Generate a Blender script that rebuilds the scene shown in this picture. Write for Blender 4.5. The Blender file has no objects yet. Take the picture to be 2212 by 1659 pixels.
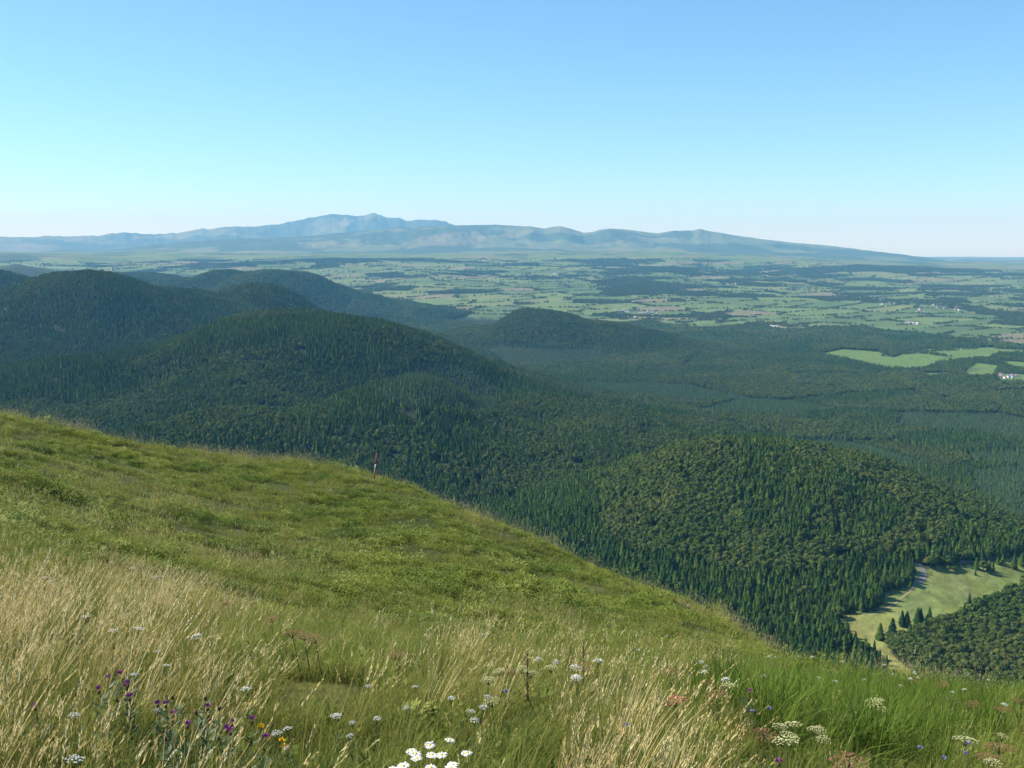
import bpy, math, random
import numpy as np

S = bpy.context.scene
COL = S.collection
RNG = np.random.default_rng(7)
random.seed(7)

# ------------------------------------------------------------------ camera, sky, sun, exposure
F = 2319.0                      # focal length in units of a 2212 px wide frame
PITCH = math.radians(7.36)
cam_d = bpy.data.cameras.new('camera')
cam = bpy.data.objects.new('camera', cam_d)
COL.objects.link(cam)
cam_d.sensor_fit = 'HORIZONTAL'
cam_d.sensor_width = 36.0
cam_d.lens = F / 2212.0 * 36.0
cam_d.clip_start = 0.1
cam_d.clip_end = 200000.0
cam.location = (0, 0, 0)
cam.rotation_euler = (math.pi / 2 - PITCH, 0, 0)
S.camera = cam

SUN_EL = math.radians(41)
SUN_AZ = math.radians(-78)       # clockwise from +Y (the view direction); negative is to the left
W = bpy.data.worlds.new('World')
S.world = W
W.use_nodes = True
nt = W.node_tree
bg = nt.nodes['Background']
sky = nt.nodes.new('ShaderNodeTexSky')
sky.sky_type = 'NISHITA'
sky.sun_disc = False
sky.sun_elevation = SUN_EL
sky.sun_rotation = SUN_AZ
sky.altitude = 1400
sky.air_density = 1.0
sky.dust_density = 0.15
sky.ozone_density = 2.0
# the camera's rendering of a clear sky: soft shoulder and cool balance, the same in every direction
def vmul(src, c):
    n = nt.nodes.new('ShaderNodeMix'); n.data_type = 'RGBA'; n.blend_type = 'MULTIPLY'; n.inputs['Factor'].default_value = 1
    nt.links.new(src, n.inputs['A']); n.inputs['B'].default_value = (*c, 1)
    return n.outputs['Result']
gm = nt.nodes.new('ShaderNodeGamma'); gm.inputs['Gamma'].default_value = 0.9
nt.links.new(vmul(sky.outputs[0], (.092, .092, .092)), gm.inputs['Color'])
nt.links.new(vmul(gm.outputs[0], (5.9, 8.6, 9.9)), bg.inputs['Color'])
bg.inputs['Strength'].default_value = 0.1

sl = bpy.data.lights.new('sun', 'SUN')
sl.energy = 5.0
sl.angle = math.radians(0.53)
sl.color = (1.0, 0.95, 0.86)
sun = bpy.data.objects.new('sun', sl)
COL.objects.link(sun)
sd = (math.sin(SUN_AZ) * math.cos(SUN_EL), math.cos(SUN_AZ) * math.cos(SUN_EL), math.sin(SUN_EL))
from mathutils import Vector
sun.rotation_euler = Vector(sd).to_track_quat('Z', 'Y').to_euler()
sun.location = (0, 0, 50)

S.view_settings.view_transform = 'Standard'
S.view_settings.look = 'None'
S.view_settings.gamma = 1.0
S.view_settings.exposure = 0.95
S.view_settings.use_curve_mapping = False
S.render.engine = 'CYCLES'
S.cycles.use_denoising = True
S.cycles.max_bounces = 5
S.cycles.diffuse_bounces = 2
S.cycles.glossy_bounces = 2
S.cycles.transmission_bounces = 3
S.cycles.volume_bounces = 0
S.cycles.use_adaptive_sampling = True
S.cycles.adaptive_threshold = 0.008

# ------------------------------------------------------------------ small maths
def sstep(a, b, x):
    t = np.clip((x - a) / (b - a), 0, 1)
    return t * t * (3 - 2 * t)

def _hash(ix, iy, seed):
    h = (ix.astype(np.int64) * 374761393 + iy.astype(np.int64) * 668265263 + seed * 1442695041) & 0xFFFFFFFF
    h = ((h ^ (h >> 13)) * 1274126177) & 0xFFFFFFFF
    h = ((h ^ (h >> 16)) * 2246822519) & 0xFFFFFFFF
    return ((h ^ (h >> 15)) & 0xFFFFFF) / float(0x1000000)

def vnoise(x, y, seed=0):
    x = np.asarray(x, float); y = np.asarray(y, float)
    ix = np.floor(x); iy = np.floor(y)
    fx = x - ix; fy = y - iy
    fx = fx * fx * (3 - 2 * fx); fy = fy * fy * (3 - 2 * fy)
    a = _hash(ix, iy, seed); b = _hash(ix + 1, iy, seed)
    c = _hash(ix, iy + 1, seed); d = _hash(ix + 1, iy + 1, seed)
    return (a * (1 - fx) + b * fx) * (1 - fy) + (c * (1 - fx) + d * fx) * fy

def fbm(x, y, octv=4, seed=0):
    s = 0; a = 0.5; n = 0
    for o in range(octv):
        s = s + a * vnoise(x, y, seed + o * 17); n += a
        x = x * 2.03 + 11.7; y = y * 2.03 + 5.3; a *= 0.5
    return s / n                       # 0..1

def cellular(x, y, seed=0, jit=0.85):
    ix = np.floor(x); iy = np.floor(y)
    f1 = np.full(x.shape, 9.0); f2 = np.full(x.shape, 9.0); cid = np.zeros(x.shape)
    for dx in (-1, 0, 1):
        for dy in (-1, 0, 1):
            cx = ix + dx; cy = iy + dy
            px = cx + 0.5 + (_hash(cx, cy, seed) - 0.5) * jit
            py = cy + 0.5 + (_hash(cx, cy, seed + 5) - 0.5) * jit
            d = np.hypot(px - x, py - y)
            h = _hash(cx, cy, seed + 9)
            n1 = d < f1
            f2 = np.where(n1, f1, np.minimum(f2, d))
            cid = np.where(n1, h, cid)
            f1 = np.where(n1, d, f1)
    return f1, f2, cid

CP, SP = math.cos(PITCH), math.sin(PITCH)
def ray(u, v):
    """bearing and tangent of slope of the sight line through a point of the 2212 x 1659 frame"""
    cx = (np.asarray(u, float) - 1106) / F; cy = (829.5 - np.asarray(v, float)) / F
    dx = cx; dy = CP + cy * SP; dz = -SP + cy * CP
    return np.arctan2(dx, dy), dz / np.hypot(dx, dy)

def img(x, y, z):
    fw = y * CP - z * SP; up = y * SP + z * CP
    fw = np.maximum(fw, 1e-3)
    return 1106 + F * x / fw, 829.5 - F * up / fw

def inpoly(u, v, poly):
    u = np.asarray(u, float); v = np.asarray(v, float)
    r = np.zeros(u.shape, bool); n = len(poly)
    for i in range(n):
        x1, y1 = poly[i]; x2, y2 = poly[(i + 1) % n]
        c = ((y1 > v) != (y2 > v)) & (u < (x2 - x1) * (v - y1) / ((y2 - y1) or 1e-9) + x1)
        r ^= c
    return r

# ------------------------------------------------------------------ the lie of the land
NEAR_PTS = [
 (0,1165,20),(0,1030,42),(0,950,62),(0,905,82),
 (350,1290,19),(300,1150,38),(300,1040,58),(300,958,80),
 (550,1330,19),(550,1190,38),
 (700,1368,19),(700,1200,38),(700,1100,55),(700,1014,76),
 (808,1034,76),(900,1068,72),
 (1000,1384,21),(1000,1250,36),(1000,1114,66),
 (1150,1172,60),
 (1250,1390,22),(1250,1305,36),(1300,1242,52),
 (1500,1398,26),(1500,1314,46),
 (1740,1454,33),(1620,1388,40),
 (1900,1488,26),(1900,1560,14),
 (2212,1522,22),(2212,1606,12),
 (-600,790,95),(-600,930,60),(-600,1150,25),(2900,1500,20),(2900,1600,11)]
RIDGE = [(0,905,82),(300,958,80),(700,1014,76),(808,1034,76),(1000,1114,66),(1300,1242,52),(1500,1314,46),(1740,1454,33),
         (1900,1488,26),(2212,1522,22),(-600,790,95),(2900,1500,20)]
def plane_z(x, y): return -1.65 - 0.25 * y - 0.12 * x

_cp = []
for u, v, r in NEAR_PTS:
    a, t = ray(u, v); _cp.append((a, math.log(r), t))
for a in (-1.2, -0.8, -0.45, -0.2, 0.0, 0.2, 0.45, 0.8, 1.2):
    for r in (2.0, 5.0, 9.0):
        _cp.append((a, math.log(r), plane_z(r * math.sin(a), r * math.cos(a)) / r))
for u, v, r in RIDGE:
    a, t = ray(u, v)
    for k, dt in ((1.3, .028), (1.8, .10)):
        _cp.append((a, math.log(r * k), t - dt))
    for rr, tt in ((300, -.52), (700, -.56)):
        _cp.append((a, math.log(rr), tt))
for a in (-1.2, 1.2):
    for rr, tt in ((30, -.3), (100, -.42), (300, -.52), (700, -.56)):
        _cp.append((a, math.log(rr), tt))
_cp = np.array(_cp, float)
def _feat(a, l): return np.stack([np.asarray(a) / 0.16, np.asarray(l) / 0.42], -1)
def _kern(d2): return np.where(d2 > 0, 0.5 * d2 * np.log(d2 + 1e-12), 0)
_X = _feat(_cp[:, 0], _cp[:, 1]); _n = len(_X)
_K = _kern(((_X[:, None] - _X[None]) ** 2).sum(-1)) + np.eye(_n) * 0.02
_P = np.c_[np.ones(_n), _X]
_A = np.block([[_K, _P], [_P.T, np.zeros((3, 3))]])
_w = np.linalg.solve(_A, np.r_[_cp[:, 2], np.zeros(3)])

def near_z(x, y):
    sh = np.shape(x); x = np.ravel(np.asarray(x, float)); y = np.ravel(np.asarray(y, float))
    r = np.maximum(np.hypot(x, y), 0.3); a = np.arctan2(x, y)
    X = _feat(np.clip(a, -1.2, 1.2), np.log(np.maximum(r, 1.5)))
    t = np.zeros(len(x))
    for i in range(0, len(x), 20000):
        d2 = ((X[i:i+20000, None] - _X[None]) ** 2).sum(-1)
        t[i:i+20000] = _kern(d2) @ _w[:_n] + _w[_n] + X[i:i+20000] @ _w[_n+1:]
    z = t * r
    pz = plane_z(x, y)
    w = np.maximum(sstep(1.0, 1.5, np.abs(a)), 1 - sstep(3, 6, r))
    z = z * (1 - w) + pz * w
    # tussocky ground
    z = z + (fbm(x * .7, y * .7, 3, 40) - .5) * (.20 + .2 * sstep(15, 30, r)) * sstep(2, 8, r) * (1 - sstep(150, 400, r)) \
          + (fbm(x * .12, y * .12, 3, 41) - .5) * .9 * sstep(12, 30, r) * (1 - sstep(150, 400, r))
    return z.reshape(sh)

HILLS = []
def hill(u, v, r, rx, ry, ht=None, rot=0, p=2.0, tree=12.0):
    """a hill whose wooded top shows at (u, v) when it stands r metres off"""
    a, t = ray(u, v)
    HILLS.append((r * math.sin(a), r * math.cos(a), r * t - tree, rx, ry, rot, p))
# near dome and the wooded cones behind it
hill(1640, 958, 1500, 205, 235, p=2.2)
hill(1790, 1025, 1570, 100, 170, p=2.0)
hill(655, 666, 2750, 400, 480, p=2.0)
hill(860, 728, 2700, 260, 300, rot=-.5)
hill(480, 722, 2800, 420, 360)
hill(200, 775, 2700, 420, 420)
hill(1100, 835, 2350, 260, 300, rot=-.6)
hill(900, 782, 2080, 190, 300, rot=-.2)
hill(600, 880, 1900, 420, 170, rot=.1)
hill(1250, 880, 2150, 200, 350)
hill(330, 850, 2250, 330, 180)
hill(180, 588, 4100, 400, 430, p=2.2)
hill(330, 612, 4250, 500, 400)
hill(545, 618, 4400, 280, 330, p=2.2)
hill(60, 640, 3900, 450, 400)
hill(-70, 575, 5300, 480, 400)
hill(600, 582, 7000, 420, 500, p=2.4)
hill(480, 582, 7200, 260, 400)
hill(390, 603, 7100, 420, 400)
hill(720, 632, 6900, 420, 420)
hill(300, 588, 8200, 480, 400)
hill(30, 568, 9500, 420, 500)
hill(1180, 668, 4750, 240, 280, p=2.4)
hill(1300, 690, 4800, 260, 280, p=2.2)
hill(1085, 700, 4800, 260, 300)
_H = np.array(HILLS)

HOLLOWS = [(800, 2330, 260, 75, .35, 42), (560, 2120, 300, 60, .15, 30), (1080, 2080, 70, 200, .2, 26), (330, 3350, 500, 110, .1, 40), (250, 2500, 260, 60, .1, 26)]

def base_z(x, y):
    r = np.hypot(x, y); a = np.arctan2(x, y)
    z = np.interp(r, [0, 600, 850, 1100, 1400, 2000, 3000, 4500, 7000], [-330, -345, -385, -396, -400, -425, -448, -458, -450])
    zf = np.interp(a, [-.6, -.2, .15, .33, .45, .6], [-150, -135, -140, -290, -335, -350])
    k = np.clip((r - 7000) / 9000, 0, 1)
    z = np.where(r > 7000, -450 + (zf + 450) * k, z)
    zend = np.interp(a, [-.6, .1, .35, .5], [-200, -330, -440, -455])
    k2 = sstep(17000, 38000, r)
    z = z * (1 - k2) + zend * k2
    z = z + (fbm(x / 900, y / 900, 3, 3) - .5) * 46 * sstep(5200, 8000, r) * (1 - .3 * k2)
    z = z + (fbm(x / 2600, y / 2600, 2, 8) - .5) * 150 * sstep(8500, 12500, r) * (1 - sstep(30000, 40000, r))
    z = z + (fbm(x / 350, y / 350, 3, 4) - .5) * 24 * sstep(1300, 2000, r) * (1 - sstep(6000, 8000, r))
    return z

def valley_z(x, y):
    b = base_z(x, y)
    z = b.copy() if hasattr(b, 'copy') else b
    for hx, hy, hz, rx, ry, rot, p in _H:
        dx = x - hx; dy = y - hy
        c, s = math.cos(rot), math.sin(rot)
        ex = (dx * c + dy * s) / rx; ey = (-dx * s + dy * c) / ry
        q = np.exp(-0.5 * np.power(ex * ex + ey * ey + 1e-9, p / 2))
        zc = b + (hz - b) * q
        # soft maximum keeps the saddles round
        k = 14.0
        z = np.maximum(z, zc) + k * np.exp(-np.abs(z - zc) / k) * 0.35 * np.minimum(q * 4, 1)
    r = np.hypot(x, y)
    for u, rr, rx, ry, rot, dep in HOLLOWS:
        a, _t0 = ray(u, 800)
        dx = x - rr * math.sin(a); dy = y - rr * math.cos(a); c, s = math.cos(rot), math.sin(rot)
        z = z - dep * np.exp(-.5 * (((dx * c + dy * s) / rx) ** 2 + ((-dx * s + dy * c) / ry) ** 2))
    gul = (fbm(x / 240, y / 240, 4, 23) - .5) * 52 * np.clip((z - b) / 70, 0, 1)
    return z + gul

def ground_z(x, y):
    x = np.asarray(x, float); y = np.asarray(y, float)
    r = np.hypot(x, y)
    w = sstep(450, 780, r)
    zn = np.where(w < 1, near_z(np.where(w < 1, x, 0.), np.where(w < 1, y, 1.)), 0) if np.any(w < 1) else 0
    zv = valley_z(x, y) if np.any(w > 0) else 0
    return zn * (1 - w) + zv * w

def hit(u, v, rmin, rmax=45000, lift=0.0, n=4000):
    """where the sight line first comes down to `lift` above the ground"""
    a, t = ray(u, v)
    r = np.geomspace(rmin, rmax, n)
    x = r * math.sin(a); y = r * math.cos(a)
    d = t * r - ground_z(x, y) - lift
    k = np.argmax(d <= 0)
    if d[k] > 0: k = n - 1
    return x[k], y[k], r[k] * t - lift

# ------------------------------------------------------------------ materials
def mat(name, rough=0.8, spec=0.25):
    m = bpy.data.materials.new(name); m.use_nodes = True
    b = m.node_tree.nodes['Principled BSDF']
    b.inputs['Roughness'].default_value = rough
    b.inputs['Specular IOR Level'].default_value = spec
    return m, m.node_tree, b

def ramp(nt, stops, interp='LINEAR'):
    n = nt.nodes.new('ShaderNodeValToRGB'); cr = n.color_ramp; cr.interpolation = interp
    while len(cr.elements) < len(stops): cr.elements.new(0.5)
    for e, (p, c) in zip(cr.elements, stops):
        e.position = p; e.color = (*c, 1)
    return n

def plain_mat(name, c, rough=0.8, spec=0.25):
    m, nt, b = mat(name, rough, spec)
    tc = nt.nodes.new('ShaderNodeTexCoord'); no = nt.nodes.new('ShaderNodeTexNoise')
    no.inputs['Scale'].default_value = 40
    nt.links.new(tc.outputs['Object'], no.inputs['Vector'])
    r = ramp(nt, [(0.3, tuple(v * .82 for v in c)), (0.7, tuple(min(v * 1.12, 1) for v in c))])
    nt.links.new(no.outputs['Fac'], r.inputs[0]); nt.links.new(r.outputs[0], b.inputs['Base Color'])
    return m

def leafy_mat(name, stops, transl=0.3, rough=0.8, spec=0.08, patch=None, pscale=0.1, pmix=0.5):
    """foliage: one colour per plant, drifting with place, with light passing through the leaf"""
    m, nt, b = mat(name, rough, spec)
    oi = nt.nodes.new('ShaderNodeObjectInfo')
    r = ramp(nt, stops)
    nt.links.new(oi.outputs['Random'], r.inputs[0])
    col = r.outputs[0]
    if patch:
        g = nt.nodes.new('ShaderNodeNewGeometry'); no = nt.nodes.new('ShaderNodeTexNoise')
        no.inputs['Scale'].default_value = pscale; no.inputs['Detail'].default_value = 3
        nt.links.new(g.outputs['Position'], no.inputs['Vector'])
        r2 = ramp(nt, [(0.38, patch[0]), (0.62, patch[1])])
        nt.links.new(no.outputs['Fac'], r2.inputs[0])
        mx = nt.nodes.new('ShaderNodeMix'); mx.data_type = 'RGBA'; mx.inputs['Factor'].default_value = pmix
        nt.links.new(col, mx.inputs['A']); nt.links.new(r2.outputs[0], mx.inputs['B'])
        col = mx.outputs['Result']
    nt.links.new(col, b.inputs['Base Color'])
    if transl > 0:
        out = nt.nodes['Material Output']; tr = nt.nodes.new('ShaderNodeBsdfTranslucent'); ms = nt.nodes.new('ShaderNodeMixShader')
        ms.inputs[0].default_value = transl
        nt.links.new(col, tr.inputs['Color'])
        nt.links.new(b.outputs[0], ms.inputs[1]); nt.links.new(tr.outputs[0], ms.inputs[2]); nt.links.new(ms.outputs[0], out.inputs['Surface'])
    return m

def vcol_mat(name, nscale, amt=0.25, bump=0.0):
    """ground whose cover (field, wood floor, pasture) is stored with the land, broken up by fine noise"""
    m, nt, b = mat(name, 0.95, 0.1)
    at = nt.nodes.new('ShaderNodeAttribute'); at.attribute_name = 'cover'
    g = nt.nodes.new('ShaderNodeNewGeometry'); no = nt.nodes.new('ShaderNodeTexNoise')
    no.inputs['Scale'].default_value = nscale; no.inputs['Detail'].default_value = 5
    nt.links.new(g.outputs['Position'], no.inputs['Vector'])
    r = ramp(nt, [(0.3, (1 - amt,) * 3), (0.7, (1 + amt,) * 3)])
    nt.links.new(no.outputs['Fac'], r.inputs[0])
    mx = nt.nodes.new('ShaderNodeMix'); mx.data_type = 'RGBA'; mx.blend_type = 'MULTIPLY'; mx.inputs['Factor'].default_value = 1
    nt.links.new(at.outputs['Color'], mx.inputs['A']); nt.links.new(r.outputs[0], mx.inputs['B'])
    nt.links.new(mx.outputs['Result'], b.inputs['Base Color'])
    if bump:
        bp = nt.nodes.new('ShaderNodeBump'); bp.inputs['Strength'].default_value = bump; bp.inputs['Distance'].default_value = 1 / nscale
        nt.links.new(no.outputs['Fac'], bp.inputs['Height']); nt.links.new(bp.outputs[0], b.inputs['Normal'])
    return m

# ------------------------------------------------------------------ mesh helpers
def mesh_np(name, co, faces, mats=(), smooth=False, midx=None):
    me = bpy.data.meshes.new(name)
    co = np.asarray(co, np.float32)
    if isinstance(faces, np.ndarray):
        nf, k = faces.shape
        me.vertices.add(len(co)); me.vertices.foreach_set('co', co.ravel())
        me.loops.add(nf * k); me.loops.foreach_set('vertex_index', faces.ravel().astype(np.int32))
        me.polygons.add(nf); me.polygons.foreach_set('loop_start', np.arange(0, nf * k, k, dtype=np.int32))
        me.update(calc_edges=True)
    else:
        me.from_pydata(co.tolist(), [], faces)
    for m in mats: me.materials.append(m)
    if midx is not None: me.polygons.foreach_set('material_index', np.asarray(midx, np.int32))
    if smooth: me.polygons.foreach_set('use_smooth', np.ones(len(me.polygons), bool))
    me.update()
    return me

def obj(name, me, parent=None, **props):
    o = bpy.data.objects.new(name, me); COL.objects.link(o)
    if parent: o.parent = parent
    for k, v in props.items(): o[k] = v
    return o

def empty(name, loc, **props):
    o = bpy.data.objects.new(name, None); COL.objects.link(o)
    o.location = loc; o.empty_display_size = 0.1
    for k, v in props.items(): o[k] = v
    return o

def grid_faces(nr, nc, wrap=False):
    i, j = np.meshgrid(np.arange(nr - 1), np.arange(nc if wrap else nc - 1), indexing='ij')
    j2 = (j + 1) % nc
    return np.stack([i * nc + j, i * nc + j2, (i + 1) * nc + j2, (i + 1) * nc + j], -1).reshape(-1, 4)[:, ::-1]

def polar(a0, a1, na, rs, zf, wrap=False):
    az = np.linspace(a0, a1, na, endpoint=not wrap)
    R, A = np.meshgrid(rs, az, indexing='ij')
    x = R * np.sin(A); y = R * np.cos(A)
    z = zf(x, y)
    return np.stack([x, y, z], -1).reshape(-1, 3), grid_faces(len(rs), na, wrap)

def set_cover(me, c):
    at = me.attributes.new('cover', 'FLOAT_COLOR', 'POINT')
    at.data.foreach_set('color', np.c_[c, np.ones(len(c))].astype(np.float32).ravel())

class Geo:
    """collects verts and faces of one mesh"""
    def __init__(s): s.v = []; s.f = []; s.m = []
    def add(s, vs, fs, m=0):
        b = len(s.v); s.v.extend([tuple(map(float, p)) for p in vs]); s.f.extend([tuple(b + i for i in f) for f in fs]); s.m.extend([m] * len(fs))
    def tube(s, pts, rad, n=5, m=0, cap=True):
        rings = []
        for k, p in enumerate(pts):
            p = Vector(p); q = Vector(pts[min(k + 1, len(pts) - 1)]) - Vector(pts[max(k - 1, 0)])
            q = q.normalized() if q.length > 0 else Vector((0, 0, 1))
            e = q.orthogonal().normalized(); g = q.cross(e)
            rr = rad[k] if hasattr(rad, '__len__') else rad
            rings.append([p + (e * math.cos(2 * math.pi * i / n) + g * math.sin(2 * math.pi * i / n)) * rr for i in range(n)])
        vs = [v for rg in rings for v in rg]; fs = []
        for k in range(len(pts) - 1):
            for i in range(n):
                fs.append((k * n + i, k * n + (i + 1) % n, (k + 1) * n + (i + 1) % n, (k + 1) * n + i))
        if cap: fs.append(tuple(range(n))[::-1]); fs.append(tuple((len(pts) - 1) * n + i for i in range(n)))
        s.add(vs, fs, m)
    def blade(s, base, az, h, w, lean, curl, seg=3, m=0, tip=0.0):
        """a flat arching blade of grass"""
        d = Vector((math.sin(az), math.cos(az), 0)); sd_ = Vector((d.y, -d.x, 0))
        p = Vector(base); ang = lean; vs = []; st = h / seg
        for k in range(seg + 1):
            ww = w * (1 - (k / seg) ** 1.6) + tip
            if k == seg and tip == 0: vs.append(p.copy())
            else: vs += [p - sd_ * ww / 2, p + sd_ * ww / 2]
            ang2 = ang + curl * (k + 1) / seg
            p = p + (d * math.sin(ang2) + Vector((0, 0, math.cos(ang2)))) * st
        fs = []
        for k in range(seg):
            if k == seg - 1 and tip == 0: fs.append((2 * k, 2 * k + 1, 2 * k + 2))
            else: fs.append((2 * k, 2 * k + 1, 2 * k + 3, 2 * k + 2))
        s.add(vs, fs, m)
        return p
    def leaf(s, p, d, up, l, w, m=0):
        p = Vector(p); d = Vector(d).normalized(); sd_ = d.cross(Vector(up))
        if sd_.length < 1e-4: sd_ = d.orthogonal()
        sd_.normalize()
        s.add([p, p + d * l * .45 + sd_ * w / 2, p + d * l, p + d * l * .45 - sd_ * w / 2], [(0, 1, 2, 3)], m)
    def octa(s, c, rx, ry, rz, m=0, j=0.0):
        c = Vector(c)
        o = [(1,0,0),(-1,0,0),(0,1,0),(0,-1,0),(0,0,1),(0,0,-1)]
        vs = [c + Vector((a*rx*(1+random.uniform(-j,j)), b*ry*(1+random.uniform(-j,j)), e*rz*(1+random.uniform(-j,j)))) for a, b, e in o]
        s.add(vs, [(0,2,4),(2,1,4),(1,3,4),(3,0,4),(2,0,5),(1,2,5),(3,1,5),(0,3,5)], m)
    def mesh(s, name, mats, smooth=False):
        return mesh_np(name, s.v, s.f, mats, smooth, s.m)

PROTO = {}
def protos(key, meshes):
    """prototype shapes kept outside the scene; only their copies appear"""
    c = bpy.data.collections.new(key)
    for i, me in enumerate(meshes):
        o = bpy.data.objects.new('%s_%02d' % (key, i), me); c.objects.link(o)
    PROTO[key] = c
    return c

def scatter(name, key, P, sc, rot, idx, **props):
    """one object of many copies, standing at the points P"""
    n = len(P)
    me = bpy.data.meshes.new(name); me.vertices.add(n)
    me.vertices.foreach_set('co', np.asarray(P, np.float32).ravel())
    sc = np.asarray(sc, np.float32)
    if sc.ndim == 1: sc = np.repeat(sc[:, None], 3, 1)
    a = me.attributes.new('sc', 'FLOAT_VECTOR', 'POINT'); a.data.foreach_set('vector', sc.ravel())
    a = me.attributes.new('rt', 'FLOAT_VECTOR', 'POINT'); a.data.foreach_set('vector', np.asarray(rot, np.float32).ravel())
    a = me.attributes.new('ix', 'INT', 'POINT'); a.data.foreach_set('value', np.asarray(idx, np.int32))
    o = obj(name, me, **props)
    g = bpy.data.node_groups.new(name + '_gn', 'GeometryNodeTree')
    g.interface.new_socket('Geometry', in_out='INPUT', socket_type='NodeSocketGeometry')
    g.interface.new_socket('Geometry', in_out='OUTPUT', socket_type='NodeSocketGeometry')
    N = g.nodes; L = g.links
    gi = N.new('NodeGroupInput'); go = N.new('NodeGroupOutput')
    iop = N.new('GeometryNodeInstanceOnPoints'); ci = N.new('GeometryNodeCollectionInfo')
    ci.inputs['Collection'].default_value = PROTO[key]; ci.inputs['Separate Children'].default_value = True; ci.inputs['Reset Children'].default_value = True
    def na(nm, ty):
        q = N.new('GeometryNodeInputNamedAttribute'); q.data_type = ty; q.inputs['Name'].default_value = nm; return q.outputs['Attribute']
    e2r = N.new('FunctionNodeEulerToRotation')
    L.new(na('rt', 'FLOAT_VECTOR'), e2r.inputs[0])
    L.new(gi.outputs[0], iop.inputs['Points']); L.new(ci.outputs[0], iop.inputs['Instance'])
    iop.inputs['Pick Instance'].default_value = True
    L.new(na('ix', 'INT'), iop.inputs['Instance Index']); L.new(e2r.outputs[0], iop.inputs['Rotation'])
    L.new(na('sc', 'FLOAT_VECTOR'), iop.inputs['Scale']); L.new(iop.outputs[0], go.inputs[0])
    md = o.modifiers.new('copies', 'NODES'); md.node_group = g
    return o

# ------------------------------------------------------------------ land use
def zoom5(x, y): return 1749.5 + x * .2091, 1152 + y * .2091
def zoom2(x, y): return 1109.4 + x * .4985, 409.6 + y * .4985
def zoom1(x, y): return x * .5015, 409.6 + y * .5015
def zoom4(x, y): return 1109.4 + x * .4985, 853.4 + y * .4985
def zoom3(x, y): return x * .5015, 853.4 + y * .5015
def zoom6(x, y): return x * .3472, 1365.4 + y * .3472
def zoom7(x, y): return 725.4 + x * .3472, 1365.4 + y * .3472
def zoom8(x, y): return 1450.8 + x * .3441, 1365.4 + y * .3441

MEADOW = [zoom5(*p) for p in [(900,330),(960,315),(1150,310),(1200,350),(1650,310),(1950,270),(2212,215),(2700,150),(2700,420),(2240,520),(2180,620),
          (1950,690),(1620,860),(1400,960),(1190,1040),(1000,1090),(800,1150),(870,1270),(1050,1430),(1200,1640),(900,1640),(760,1400),(700,1300),(560,1240),(430,1120),(290,1020),
          (350,860),(740,770),(740,610),(1060,545),(1100,440),(1060,380)]]
OPEN_LINE = ([-400, 600, 820, 900, 1040, 1060, 1110, 1400, 1500, 1900, 2000, 2212, 2700], [560, 600, 655, 664, 690, 690, 690, 700, 714, 716, 724, 748, 790])
FIELD_POLYS = [[zoom2(*p) for p in q] for q in (
    [(1325,712),(1420,690),(1580,702),(1640,728),(1720,700),(1800,690),(2080,683),(2130,700),(2060,730),(1850,745),(1790,770),(1700,776),(1600,768),(1490,745)],
    [(1770,795),(1880,792),(1900,806),(1790,812)],
    [(1950,790),(2010,750),(2100,762),(2075,812),(1965,812)],
    [(2105,740),(2400,760),(2400,785),(2170,772)],
    [(2090,690),(2500,700),(2500,720),(2110,712)],
    [(2090,800),(2500,800),(2500,832),(2110,832)],
    [(1925,888),(2060,872),(2500,868),(2500,878),(2060,882)])]
CONIFER_STRIPE = [zoom4(*p) for p in [(960,240),(1100,200),(1190,250),(1240,310),(1400,350),(1580,430),(1720,560),(1560,650),(1250,660),(1000,570),(940,430)]]
DOME_BROAD = [zoom4(*p) for p in [(330,400),(500,290),(800,210),(1000,180),(1280,200),(1500,230),(1800,300),(1950,420),(1960,560),(1800,690),(1450,740),(1300,780),(1000,800),(760,720),(480,680),(370,580)]]
YOUNG = [[(800,850),(850,805),(900,783),(1000,790),(1090,850),(1060,905),(930,885),(860,880)], [zoom4(*p) for p in [(1850,110),(2400,120),(2400,220),(2100,190),(1900,150)]],
         [zoom4(*p) for p in [(1230,200),(1420,195),(1650,250),(1800,300),(1700,310),(1400,260)]],
         [zoom4(*p) for p in [(1990,330),(2400,300),(2400,520),(2120,480),(2000,420)]]]
BROAD_BAND = [[(1290,775),(1500,755),(1640,780),(1800,790),(1960,830),(2000,850),(1700,850),(1500,850),(1380,810)],
              [(960,700),(1090,672),(1200,655),(1300,675),(1420,715),(1330,735),(1100,742),(980,732)],
              [zoom4(*p) for p in [(1600,1050),(1560,1000),(1660,960),(1800,900),(2212,760),(2600,760),(2600,1300),(1700,1250)]],
              [(2212,960),(2212,830),(1980,835),(1960,850)],
              [zoom2(*p) for p in [(1300,1030),(1680,890),(1720,905),(1330,1060)]]]

def open_ground(x, y, z):
    """True on meadows and fields, False in the woods"""
    r = np.hypot(x, y); u, v = img(x, y, z)
    o = inpoly(u, v, MEADOW) & (r < 1500)
    far = (r > 4700) & (v < np.interp(u, *OPEN_LINE)) & (_hillness(x, y) < 18)
    for q in FIELD_POLYS: o |= inpoly(u, v, q) & (r > 3000) & (r < 6500)
    return o | far

def _hillness(x, y):
    """height of the wooded cones above the plain"""
    h = np.zeros(np.shape(x))
    b = base_z(x, y)
    for hx, hy, hz, rx, ry, rot, p in _H:
        q = np.exp(-0.5 * (((x - hx) / rx) ** 2 + ((y - hy) / ry) ** 2) ** (p / 2))
        h = np.maximum(h, (hz - b) * q)
    return h

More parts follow.
